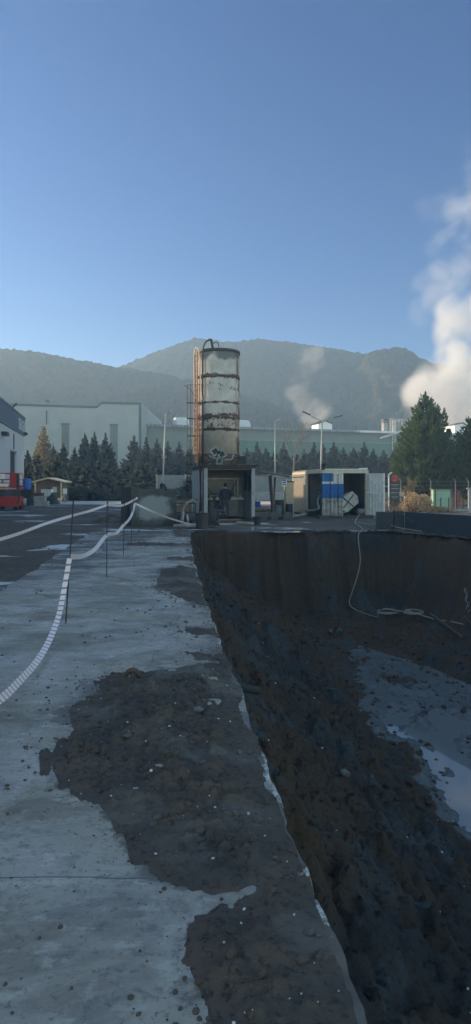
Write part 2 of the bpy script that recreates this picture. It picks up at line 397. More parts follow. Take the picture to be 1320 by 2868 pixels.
def build_ground():
    dd = np.concatenate([np.linspace(-14, 22.9, 60)])
    edge = [(float(xe(d))-.3, float(d)) for d in dd if d < 22.6] + [(-2.0, 23.1)]
    rim = [(x, y) for x, y in FAR.tolist() if x > -1.5] + [(17, -14)]
    hole = edge + rim
    B = [(-410, -190), (410, -190), (410, 505), (-410, 505)]
    V3 = [[Vector((x, y, 0)) for x, y in B], [Vector((x, y, 0)) for x, y in hole]]
    tri = geometry.tessellate_polygon(V3); P = [(p.x, p.y, -.012) for q in V3 for p in q]
    mb = MB(); mb.add(P, [t for t in tri]); o = mb.build('yard_ground', m_yard()); struct(o, 'dark muddy yard with frosty wet wheel tracks')
    for p in o.data.polygons:
        pass
    bm_fix(o)
    mb = MB(); mb.add([(-60, 57, -.004), (70, 57, -.004), (70, 69, -.004), (-60, 69, -.004)], [(0, 1, 2, 3)])
    struct(mb.build('road', m_road()), 'pale sunlit road in front of the conifers')
def bm_fix(o):
    import bmesh
    bm = bmesh.new(); bm.from_mesh(o.data); bmesh.ops.recalc_face_normals(bm, faces=bm.faces)
    bm.faces.ensure_lookup_table()
    if bm.faces[0].normal.z < 0: bmesh.ops.reverse_faces(bm, faces=bm.faces)
    bm.to_mesh(o.data); bm.free()
def drows(d0, d1, k, mn):
    r = [d0]
    while r[-1] < d1: r.append(r[-1] + max(mn, k*abs(r[-1])))
    return np.array(r)
def build_slab():
    rows = np.concatenate([np.linspace(-6, .9, 30), drows(1.0, 23, .0045, .012)]); rows[-1] = 22.95
    left = lambda d: -2.55-.118*d
    u = np.concatenate([np.linspace(0, .9, 40), np.linspace(.905, 1, 26)])
    D = np.repeat(rows[:, None], len(u), 1); x0 = left(D)+.05*fbm(D*1.5, 0, 3, 91); x1 = xj(D)
    X = x0+(x1-x0)*u[None]; Z = np.full(X.shape, .0)
    e = xj(D)-X
    Z = Z - .03*sstep(.07, 0, e)*np.maximum(.2+vnoise(D*9, X*20, 0, 97), 0) + .004*fbm(X*8, D*8, 3, 98)*sstep(.5, 0, e)
    mud = np.clip(1+soil_mask(X, D)*(5.5/np.clip(D/4, .6, 2)), 0, 1)*(.75+.45*fbm(X*2.2, D*2.2, 3, 401))
    lft = np.clip(1.15-(X-left(D))*(.8-.35*sstep(9, 14, D)), 0, 1)*sstep(8, 12, D)
    lft = np.maximum(lft, sstep(-.9, .2, -(X - (-4.6+.09*D)))*sstep(11, 14, D)*.75)
    mud = np.maximum(mud, lft)
    mud = np.maximum(mud, .40*sstep(.3, 1.9, -(X+.2+.13*D))*sstep(5, 7.5, D))
    mud = np.maximum(mud, (.55+.5*vnoise(D*2.1, 0, 0, 305))*sstep(.3, .0, e)*(D < 5.6))
    mud = np.maximum(mud, .62*sstep(.5, 0, e)*(D > 5.5)); mud = np.maximum(mud, sstep(17, 22, D)*.42)
    V = np.stack([X, D, Z], -1).reshape(-1, 3)
    o = npmesh('concrete_slab', V, gridfaces(*X.shape), m_slab(), True, attr={'mud': mud.reshape(-1), 'lip': (sstep(.10, .0, e)*(.36+.6*vnoise(D*2.3, 0, 0, 303)+.3*vnoise(D*9, X*9, 0, 304))).reshape(-1)}); struct(o, 'grey concrete slab smeared with dirt beside the pit')
    # broken side face of the slab
    nz = 6; t = np.linspace(0, 1, nz)[None]
    DD = np.repeat(rows[:, None], nz, 1); base = xj(rows)[:, None]
    XX = base + (.02*fbm(DD*7, t*3, 4, 101)-.05*t)*(t > 0); ZZ = Z[:, -1:]*(1-t) - .2*t
    npmesh('slab_edge', np.stack([XX, DD, ZZ], -1).reshape(-1, 3), gridfaces(*XX.shape)[:, ::-1], m_edge(), False)
    struct(bpy.data.objects['slab_edge'], 'broken pale edge of the concrete slab')
    # joint between slab and yard
def build_soil():
    sm = m_soil()
    for nm, x0, x1, y0, y1, st in (('near', -2.3, .75, 1.3, 7.6, .0125), ('mid', -2.9, -.1, 7.6, 14.2, .03), ('far', -5.8, -.9, 14.2, 23.6, .05)):
        xs = np.arange(x0, x1, st); ys = np.arange(y0, y1+st*.5, st); X, Y = np.meshgrid(xs, ys)
        Z = soil_z(X, Y); Fq = gridfaces(*X.shape); zf = Z.reshape(-1)
        keep = (zf[Fq].max(1) > -.002); Fq = Fq[keep]
        used = np.unique(Fq); mp = np.full(X.size, -1); mp[used] = np.arange(len(used))
        V = np.stack([X, Y, Z], -1).reshape(-1, 3)[used]
        o = npmesh('soil', V, mp[Fq], sm, True); struct(o, 'dark damp soil spread over the slab')
def build_pit():
    rows = np.concatenate([np.linspace(-12, 1.8, 40), drows(1.9, 19.0, .006, .02), np.arange(19.08, 21.7, .055), np.arange(21.75, 24.2, .032)])
    s = np.concatenate([[-.32, -.12, 0], np.arange(.02, .5, .025), np.arange(.5, 4.6, .04), np.arange(4.65, 8, .06), np.arange(8.1, 20, .3)])
    D = np.repeat(rows[:, None], len(s), 1); X = xe(D)+s[None]; Z = pit_z(X, D)
    Z = np.where(s[None] < 0, np.minimum(Z, -.16), Z)
    q = far_dist(X, D)
    Z = np.where(q < -.02, -.03-.0*q, Z)
    wet = sstep(FLOOR+.28, FLOOR+.04, Z)
    V = np.stack([X, D, Z], -1).reshape(-1, 3); Fq = gridfaces(*X.shape)
    keep = q.reshape(-1)[Fq].max(1) > -.25
    o = npmesh('pit', V, Fq[keep], m_pit(), True, attr={'wet': wet.reshape(-1)}); struct(o, 'excavated pit with dark earth slopes and wet muddy floor')
    mb = MB(); mb.add([(-.5, -10, FLOOR+.036), (17, -10, FLOOR+.036), (12, 8, FLOOR+.036), (7.5, 19.8, FLOOR+.036), (2.0, 19.8, FLOOR+.036), (1.0, 12, FLOOR+.036)], [(0, 1, 2, 3, 4, 5)])
    struct(mb.build('water', m_water()), 'shallow puddle water on the pit floor')

def rock_template(seed, sub=1):
    import bmesh
    bm = bmesh.new(); bmesh.ops.create_icosphere(bm, subdivisions=sub, radius=1)
    rnd = random.Random(seed)
    for v in bm.verts: v.co *= rnd.uniform(.72, 1.15)
    V = np.array([v.co[:] for v in bm.verts]); Fc = np.array([[x.index for x in f.verts] for f in bm.faces]); bm.free(); return V, Fc
ROCKS = [rock_template(i) for i in range(8)]
def scatter(name, P, sizes, m, label, flat=.6, seed=1):
    rnd = np.random.RandomState(seed); VV = []; FF = []; o = 0
    for p, sz in zip(P, sizes):
        V, Fc = ROCKS[rnd.randint(8)]; a = rnd.rand()*6.28; c, s = math.cos(a), math.sin(a)
        q = V*np.array([1, .75+.4*rnd.rand(), flat])*sz; q = np.stack([q[:, 0]*c-q[:, 1]*s, q[:, 0]*s+q[:, 1]*c, q[:, 2]], -1)+np.array(p)
        VV.append(q); FF.append(Fc+o); o += len(V)
    ob = npmesh(name, np.concatenate(VV), np.concatenate(FF), m); tag(ob, label, None, kind='stuff'); return ob
def build_scatter():
    rnd = np.random.RandomState(3)
    clod = pm('clod_earth', (.055, .049, .046), (.09, .07, .056), scale=20, rough=.95, bump=.6)
    peb = pm('pale_pebble', (.55, .53, .5), (.38, .37, .35), scale=15, rough=.85)
    def put(name, x, y, z, sz, ok, m, label, flat, seed): scatter(name, np.stack([x, y, z], -1)[ok], sz[ok], m, label, flat, seed)
    n = 4200                                                            # clods on the slab, denser near the soil and the rim
    py = 1480+rnd.rand(n)**1.1*1400; y = H*F/(py-HZ); x = xe(y)-.04-rnd.rand(n)**1.5*np.minimum(4.0, 1.2+.25*y)
    ok = (soil_z(x, y) <= 0) & (rnd.rand(n) < (.16+.7*vnoise(x*2.5, y*1.2, 0, 7))*np.clip(y/6-.15, .12, 1)); sz = .0024*y**.6*(.35+2.6*rnd.rand(n)**4)
    n = 9000; y2 = rnd.uniform(1.7, 12.5, n); x2 = xe(y2)-rnd.rand(n)*2.4; m2 = soil_mask(x2, y2)
    ok2 = (m2 > -.45) & (m2 < .06) & (rnd.rand(n) < np.exp(np.minimum(m2, 0)*7)*.8); s2 = (.003+.012*rnd.rand(n)**3)*np.where(y2 < 7, 1, 1.8)
    put('dirt_clods', np.concatenate([x, x2]), np.concatenate([y, y2]), np.full(len(x)+n, .002), np.concatenate([sz, s2]), np.concatenate([ok, ok2]), clod, 'small dark clods of dirt strewn over the concrete slab', .7, 2)
    n = 3600; y = rnd.uniform(1.6, 6.8, n); x = rnd.uniform(-2, .45, n); z = soil_z(x, y)
    put('soil_lumps', x, y, z, .004+.030*rnd.rand(n)**5, z > .002, bpy.data.materials['damp_soil'], 'crumbled lumps lying on the soil spread over the slab', .75, 4)
    n = 330; y = rnd.uniform(1.8, 6.8, n); x = rnd.uniform(-2, .4, n); z = soil_z(x, y)
    put('pebbles', x, y, z+.002, .003+.009*rnd.rand(n)**3, z > .004, peb, 'pale pebbles and chips scattered in the dark soil', .7, 5)
    n = 6500; y = rnd.uniform(2.2, 23, n); x = xe(y)+.08+rnd.rand(n)**.9*7.5; z = pit_z(x, y)
    put('earth_lumps', x, y, z, (.012+.09*rnd.rand(n)**5)*np.clip(y/11, .4, 1)*np.where(z > FLOOR+.1, 1, .7), far_dist(x, y) > .05, bpy.data.materials['cut_earth'], 'lumps of dark earth on the pit slopes and floor', .7, 6)
    n = 900; k = rnd.randint(1, len(FAR)-4, n); f = rnd.rand(n); pr = FAR[k]*(1-f)[:, None]+FAR[k+1]*f[:, None]; x = pr[:, 0]+rnd.normal(0, .05, n); y = pr[:, 1]+.05+np.abs(rnd.normal(0, .22, n))
    put('rim_lumps', x, y, np.full(n, .0), .02+.10*rnd.rand(n)**3, (x > -1.6) & (vnoise(x*1.1, 0, 0, 9) > -.35), bpy.data.materials['cut_earth'], 'lumps of mud thrown up along the far rim of the pit', .6, 9)
    n = 190; y = rnd.uniform(4, 22.5, n); x = xe(y)+.1+rnd.rand(n)*4.5
    put('pit_pebbles', x, y, pit_z(x, y)+.004, .006+.018*rnd.rand(n)**3, far_dist(x, y) > .05, peb, 'pale pebbles sticking out of the earth slopes of the pit', .7, 8)
    # stones one can point to
    def stone(px, py, w, label, m, flat=.6, cat='stone', el=1.0):
        p = G(px, py); p.z = float(soil_z(np.array(p.x), np.array(p.y))); V, Fc = rock_template(int(px), 2)
        r = w/2*p.y/F; ob = npmesh('stone', V*np.array([r, r*.6*el, r*flat]), Fc, m, True); ob.location = (p.x, p.y, max(p.z, 0)+r*flat*.25)
        tag(ob, label, cat, 'stones lying in the soil'); return ob
    pale = pm('pale_stone', (.3, .28, .24), (.22, .21, .19), scale=20, rough=.8); grey = pm('grey_stone', (.13, .13, .13), (.1, .1, .1), scale=15, rough=.8); brn = pm('brown_stone', (.12, .09, .07), (.09, .07, .055), scale=15, rough=.8)
    stone(595, 1972, 56, 'long flat pale stone in the soil, largest of the stones', pale, .22, el=1.6)
    stone(445, 2166, 27, 'oval pale stone in the middle of the soil spread', pale, .5)
    stone(357, 2098, 32, 'round brown stone half buried near the left margin of the soil', brn, .5)
    stone(596, 1910, 30, 'pale cobble at the top right of the soil spread near the slab edge', pale, .5)
    stone(481, 1882, 28, 'pale cobble on the rear margin of the soil spread', pale, .4)
    stone(556, 2000, 34, 'round dark grey stone just below the long flat pale stone', grey, .7)
    stone(571, 2154, 28, 'round dark stone right of the oval pale stone', grey, .7)
    stone(381, 2225, 20, 'small whitish stone below the oval pale stone at left', pale, .5)
    stone(771, 2412, 16, 'small brownish stone near the slab edge in the nearer brown soil', brn, .6)
    p = G(372, 1908); mb = MB(); r = 17*p.y/F
    mb.tube([(r*math.cos(a), .25*r*math.cos(a*2), r*1.15*math.sin(a)) for a in np.linspace(-.1, 3.0, 12)], .022, 7)
    o = mb.build('pipe_shard', M['wood_dark'], smooth=True, loc=(p.x, p.y, .04)); tag(o, 'curved brown pipe shard standing in the soil like a small arch', 'pipe shard')

build_ground(); build_slab(); build_soil(); build_pit(); build_scatter()

# ------------------------------------------------------------------ hills
def hill(name, ridge, Y, front, col, seed, zcut=0, half=230, label='', st=.9):
    xs = np.arange(-half, half, st); rx = np.array([((px*1.113-660)/F*Y, H-(py*1.113-HZ)/F*Y) for px, py in ridge])
    zr = np.interp(xs, rx[:, 0], rx[:, 1])
    v = np.concatenate([np.linspace(0, .8, 60), np.linspace(.805, 1.0, 40), np.linspace(1.03, 1.5, 14)])
    Xg = np.repeat(xs[None], len(v), 0); Vg = np.repeat(v[:, None], len(xs), 1)
    Yg = Y - front*(1-Vg) + 6*fbm(Xg*.026, Vg*2, 3, seed)*sstep(1, .7, Vg)
    prof = np.where(Vg <= 1, np.clip(Vg, 0, 1)**1.25, 1-(Vg-1)*1.6)
    rid = fbm(Xg*.035+Vg*1.2, Vg*3.0, 4, seed+3)*.16*sstep(0, .25, Vg)*sstep(1.0, .6, Vg)
    Z = zr[None]*np.maximum(prof + rid, -.1) - 1.5*(Vg < .01)
    tree = (np.abs(vnoise(Xg/2.0, Yg/2.0, 0, seed+5))*.85 + np.maximum(vnoise(Xg/1.2, Yg/1.2, 0, seed+6), 0)*.8)*sstep(.03, .12, Vg)
    Z = Z + tree - .9
    o = npmesh(name, np.stack([Xg, Yg, Z], -1).reshape(-1, 3), gridfaces(*Xg.shape), col, False)
    struct(o, label)
mh = m_hill((.03, .036, .022), (.05, .046, .026), (.10, .075, .04))
hill('hills', [(-600,930),(-250,900),(0,930),(200,940),(300,921),(330,910),(360,897),(400,880),(430,869),(460,857),(490,850),(530,853),(570,857),(600,857),(640,852),(660,850),(700,855),(760,864),(800,870),(840,874),(880,882),(920,888),(950,892),(1000,896),(1060,905),(1186,930),(1500,960)], 330, 112, mh, 110, label='long forested ridge behind the factory, dimmed by haze')
hill('hills', [(-900,860),(-300,862),(-100,868),(0,873),(60,879),(100,884),(150,893),(200,903),(250,911),(300,921),(350,929),(420,937),(470,955),(520,962),(600,985),(660,1005),(720,1030),(760,1052),(850,1100),(1500,1200)], 262, 78, mh, 130, label='forested spur on the left sinking behind the silo')
hill('hills', [(-900,1100),(850,1100),(880,950),(920,892),(945,879),(965,875),(1000,872),(1025,876),(1040,886),(1060,900),(1120,930),(1186,900),(1300,890),(1600,900)], 296, 82, mh, 150, label='small wooded knob rising on the right behind the steam')
# ------------------------------------------------------------------ left hall (casts the shade over the yard)
def build_hall():
    t = thing('industrial_hall', 'near hall on the left with dark blue fascia band over white cladding', 'building', (-22.2, 66, 0), math.atan2(-1, .204)+math.pi/2*0)
    # local x runs along the facade towards the camera, local y points away from the yard (left)
    fascia = pm('blue_grey_fascia', (.10, .13, .18), (.08, .105, .15), rough=.5, bump=.05)
    clad = pm('white_cladding', (.5, .52, .55), (.42, .44, .47), rough=.55, bump=.05)
    plinth = pm('plinth', (.07, .07, .07), (.05, .05, .05))
    L, D = 65, 26; s = -1                                   # interior lies on the local -y side
    def bx(n, x0, x1, y0, y1, z0, z1, m, par=t):
        mb = MB(); mb.b2((x0, s*y0, z0), (x1, s*y1, z1)); return mb.build(n, m, par)
    bx('plinth', 0, L, 0, D, -.01, 1.75, plinth)
    mb = MB()
    for x0, x1, z0, z1 in ((0, 5.75, 1.75, 6.86), (9.56, 30, 1.75, 6.86), (5.75, 9.56, 4.8, 6.86), (30, L, 1.75, 6.86)):
        mb.b2((x0, -s*.03, z0), (x1, s*.3, z1))
    mb.b2((.02, s*.3, 1.75), (L, s*D, 6.86)); mb.build('wall', clad, t)
    for z in (2.9, 4.0, 5.1, 6.2): pass
    bx('fascia', -.12, L, -.14, D, 6.86, 8.72, fascia); bx('coping', -.18, L, -.2, D, 8.72, 8.82, M['steel'])
    dr = bx('door', 5.75, 9.56, .12, .2, 1.75, 4.8, pm('dark_door', (.035, .035, .045), (.05, .05, .06)))
    mb = MB(); mb.b2((5.6, s*-.06, 4.8), (9.7, s*.1, 4.98)); mb.build('door_frame', M['steel'], dr)
    mb = MB(); mb.tube([(7.6, .08, 5.1), (7.6, .08, 6.5)], .05, 6); mb.build('down_pipe', M['dark'], t)
    mb = MB(); mb.b2((13.3, .05, 5.85), (14.6, .5, 6.15)); mb.build('wall_lamp', M['dark'], t)
    mb = MB(); mb.b2((-.5, .0, 7.0), (.6, .35, 7.25)); mb.build('gutter_box', M['dark'], t)
    mb = MB(); mb.tube([(8, -.1, 8.8), (7.6, .3, 9.35)], .09, 6); mb.build('roof_light', M['dark'], t)
    v, f = text_mb('SENGER', 1.55); mb = MB()
    mb.add([(2.6-p[0]*.86, .16+p[2], 7.7+p[1]) for p in v], [tuple(reversed(q)) for q in f])
    mb.build('lettering', pm('pale_lettering', (.6, .62, .66), (.5, .52, .56), bump=0), t)
build_hall()

# ------------------------------------------------------------------ factories
def corr(mb, x0, x1, z0, z1, y, dep=.035, pitch=.2, th=.02):      # corrugated sheet in the x-z plane, thickness along y
    n = max(2, int(round((x1-x0)/pitch))); pts = []
    for i in range(n):
        a = x0+(x1-x0)*i/n; w = (x1-x0)/n
        pts += [(a, y), (a+w*.32, y), (a+w*.5, y+dep), (a+w*.82, y+dep)]
    pts.append((x1, y)); poly = pts+[(p[0], p[1]+th) for p in reversed(pts)]
    mb.prism(poly, z0, z1, 'z'); return mb
def build_factories():
    wallm = pm('pale_grey_cladding', (.30, .335, .34), (.26, .295, .30), scale=.3, rough=.7, bump=.05); trim = pm('teal_trim', (.05, .10, .11), (.04, .08, .09), bump=0)
    Y = 118
    def P(px, py): q = W(px, py, Y); return (q.x, q.z)
    t = thing('factory_building', 'tall pale grey factory hall with stepped roofline and narrow windows', 'factory', (0, Y, 0))
    top = [P(-160, 1129), P(67, 1133), P(272, 1139), P(285, 1127), P(395, 1129)]
    poly = [(top[0][0], -.05)] + top + [(top[-1][0], -.05)]
    mb = MB(); mb.prism(poly, 0, 34, 'y'); mb.build('wall', wallm, t)
    mb = MB()
    for a, b in zip(top[:-1], top[1:]): mb.prism([(a[0], a[1]-.28), (b[0], b[1]-.28), (b[0], b[1]+.12), (a[0], a[1]+.12)], -.12, .3, 'y')
    e = top[-1]; mb.b2((e[0]-.35, -.14, -.05), (e[0]+.06, .3, e[1]+.14)); mb.build('trim', trim, t)
    for (a, b, c, d) in ((173, 1190, 194, 1275), (309, 1192, 330, 1300)):
        p, q = P(a, b), P(c, d)
        w = MB(); w.b2((p[0], -.04, p[1]), (q[0], .1, q[1])); w = w.build('window', pm('dull_glass', (.10, .13, .135), (.08, .11, .11), rough=.25, bump=0), t)
        m2 = MB(); m2.b2((p[0]-.1, -.12, p[1]), (q[0]+.1, .05, p[1]+.3)); m2.build('lintel', trim, w); m2 = MB(); m2.b2((p[0], -.08, (p[1]+q[1])/2-.06), (q[0], -.03, (p[1]+q[1])/2+.06)); m2.build('crossbar', trim, w)
    p = P(131, 1156); mb = MB(); mb.tube([(p[0], -.1, p[1]+.4), (p[0], -.1, p[1]-2.2)], .09, 5); mb.build('down_pipe', M['dark'], t)
    p = P(132, 1134); mb = MB(); mb.tube([(p[0], 0, p[1]), (p[0], 0, p[1]+.5)], .06, 5); mb.box((p[0]+.1, 0, p[1]+.7), (.7, .4, .4), (0, .4, 0)); mb.build('roof_light', M['dark'], t)
    # long low factory
    gw = pm('grey_green_cladding', (.14, .185, .17), (.115, .155, .14), scale=.4, rough=.7, bump=.05)
    gp = pm('green_panel', (.03, .13, .10), (.025, .10, .08), scale=.5, rough=.45, bump=.05, spec=.5)
    roofm = NG('frosted_roof'); c = roofm.mix(roofm.rng(roofm.noise(.12, 5, .6, stretch=(.5, 1, 1)), .48, .6), (.20, .24, .28), (.75, .76, .78)); roofm = roofm.out(c, .6)
    A = Vector((-17.6, 126, 0)); B = Vector((86, 160, 0)); L = (B-A).length; rz = math.atan2(B.y-A.y, B.x-A.x)
    t = thing('factory_building', 'long grey and green factory hall with frosted roof behind the conifers', 'factory', A, rz)
    mb = MB(); mb.b2((0, 0, -.05), (L, 40, 13.6)); mb.build('wall', gw, t)
    z0, z1 = 5.5, 11.2
    mb = MB(); x = 8.5
    while x < L-1: mb.b2((x, -.06, z0), (x+1.55, .1, z1)); x += 1.62
    mb.build('green_panel', gp, t)
    mb = MB(); mb.b2((8, -.12, z1), (L, .1, z1+.22)); mb.build('panel_trim', M['grey_panel'], t)
    mb = MB(); mb.prism([(-.9, 13.6), (41, 15.6), (41, 15.8), (-.9, 13.95)], -.3, L+.3, 'x'); mb.build('roof', roofm, t)
    mb = MB(); corr(mb, -.3, L+.3, 13.5, 13.98, -1.02, dep=.12, pitch=.9, th=.02); mb.build('roof_edge', roofm, t)
    def loc(px, d):   # local x on this roof for a photo column, d metres behind the facade
        best = min(np.arange(0, L, .1), key=lambda u: abs(660+F*((A+Vector((math.cos(rz)*u-math.sin(rz)*d, math.sin(rz)*u+math.cos(rz)*d, 0))).x)/((A+Vector((math.cos(rz)*u-math.sin(rz)*d, math.sin(rz)*u+math.cos(rz)*d, 0))).y)-px)); return best
    def vent(px0, px1, d, h, m, nm='roof_vent'):
        a, b = loc(px0, d), loc(px1, d); mb = MB(); n = 7
        prof = [(d+2.2*math.cos(q), 13.8+.1+h*math.sin(q)) for q in np.linspace(0, math.pi, n)]
        mb.prism(prof, a, b, 'x'); mb.build(nm, m, t)
    wv = pm('vent_white', (.5, .52, .52), (.42, .44, .44), bump=0)
    vent(489, 524, 4, 2.1, wv); vent(655, 694, 4, 2.0, wv)
    a, b = loc(868, 4), loc(922, 4); ma = loc(884, 4)
    mb = MB(); mb.prism([(ma, 13.9), (b, 13.9), (b, 15.5), ((ma+b)/2, 16.1), (ma, 15.4)], 2.5, 6, 'y'); mb.build('roof_house', M['clean_white'], t)
    mb = MB(); mb.prism([(ma, 15.45), ((ma+b)/2, 16.15), (b, 15.55), (b+.3, 15.7), ((ma+b)/2, 16.45), (ma-.3, 15.6)], 2.3, 6.2, 'y'); mb.build('house_roof', M['dark'], t)
    u = loc(1078, 3); mb = MB(); mb.b2((u-.5, 2.6, 13.7), (u+.5, 3.6, 16.2)); ch = mb.build('chimney', M['conc'], t)
    mb = MB(); mb.b2((u-.65, 2.4, 16.2), (u+.65, 3.8, 16.4))
    for q in (-.5, .5): mb.b2((u+q-.07, 2.6, 16.4), (u+q+.07, 3.6, 16.9))
    mb.b2((u-.65, 2.4, 16.9), (u+.65, 3.8, 17.1)); mb.build('chimney_cap', M['dark'], ch)
    u0, u1 = loc(1093, 1), loc(1150, 1); mb = MB()
    for q in np.linspace(u0, u1, 8): mb.b2((q-.05, .9, 13.9), (q+.05, 1.0, 17))
    for z in (15.4, 17): mb.b2((u0, .92, z-.05), (u1, .98, z+.05))
    mb.build('roof_railing', M['steel'], t)
    u = loc(1100, 0); mb = MB()
    for q in (-.35, .35): mb.b2((u+q-.05, -.5, 9.5), (u+q+.05, -.4, 16.5))
    for z in np.arange(9.7, 16.4, .5): mb.b2((u-.35, -.48, z-.04), (u+.35, -.42, z+.04))
    mb.build('wall_ladder', M['white'], t)
    u0, u1 = loc(1062, 0), loc(1150, 0); mb = MB()
    mb.prism([(u0, 12.2), (u1, 14.6), (u1, 15.1), (u0, 12.6)], -.5, -.1, 'y'); mb.build('gutter', M['white'], t)
    mb = MB(); mb.prism([(u0+1.5, 12.4), (u1, 14.6), (u1, 5.5), (u0+1.5, 5.5)][::-1], -.09, .05, 'y')
    # small white gabled house on the far roof, seen between the two big conifers
    q = W(1296, 1202, 172); t2 = thing('roof_house', 'white gabled building rising between the two big conifers on the right', 'building', (q.x, q.y, 0), .2)
    mb = MB(); mb.prism([(-2.4, 0), (2.4, 0), (2.4, 17.3), (0, 18.6), (-2.4, 18.2)], 0, 6, 'y'); mb.build('wall', M['clean_white'], t2)
    mb = MB(); mb.prism([(-2.7, 18.2), (0, 18.7), (2.7, 17.2), (2.7, 17.5), (0, 19.0), (-2.7, 18.5)], -.3, 6.3, 'y'); mb.build('roof', M['dark'], t2)
build_factories()

# ------------------------------------------------------------------ silo
def m_silo():
    g = NG('flaking_silo_paint'); x, y, z = g.xyz()
    c = g.mix(g.rng(g.noise(.9, 6, .65), .35, .65), (.53, .47, .41), (.38, .345, .30))
    c = g.mix(g.rng(g.noise(3, 6, .7, stretch=(1, 1, .25)), .55, .7, 0, .5), c, (.26, .2, .17))
    # dark cement stain hanging from the top ring
    st = g.math('ADD', g.rng(z, 7.9, 9.6), g.math('MULTIPLY', g.math('SUBTRACT', g.noise(.75, 6, .6, stretch=(1, 1, .7)), .5), 2.2))
    c = g.mix(g.rng(st, .75, 1.0, 0, .85), c, (.10, .11, .115))
    # rust breaks out near the ring seams
    near = None
    for h, w in ((8.07, .30), (6.53, .16), (5.72, .45), (4.97, .2), (5.3, .7), (7.4, .55)):
        q = g.rng(g.math('ABSOLUTE', g.math('SUBTRACT', z, h)), 0, w, .22 if w < .5 else .12, 0)
        near = q if near is None else g.math('MAXIMUM', near, q)
    rn = g.math('ADD', g.math('MULTIPLY', g.noise(2.3, 7, .72), .6), g.math('MULTIPLY', g.noise(11, 5, .7), .4)); f = g.rng(g.math('ADD', rn, near), .625, .68)
    c = g.mix(f, c, g.mix(g.noise(14, 4), (.045, .035, .035), (.10, .055, .04)))
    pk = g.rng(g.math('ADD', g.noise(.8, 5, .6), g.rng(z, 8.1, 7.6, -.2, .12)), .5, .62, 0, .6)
    lft = g.rng(x, -.95, -1.2); c = g.mix(g.math('MULTIPLY', pk, lft), c, (.46, .2, .12))  # sunlit warmth put into the colour of the left limb
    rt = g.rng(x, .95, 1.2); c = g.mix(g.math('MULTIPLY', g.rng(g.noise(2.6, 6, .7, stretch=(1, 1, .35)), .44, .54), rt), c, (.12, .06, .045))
    g.bump(g.noise(6, 5, .6), .25, .02); return g.out(c, .95, 0, .08)
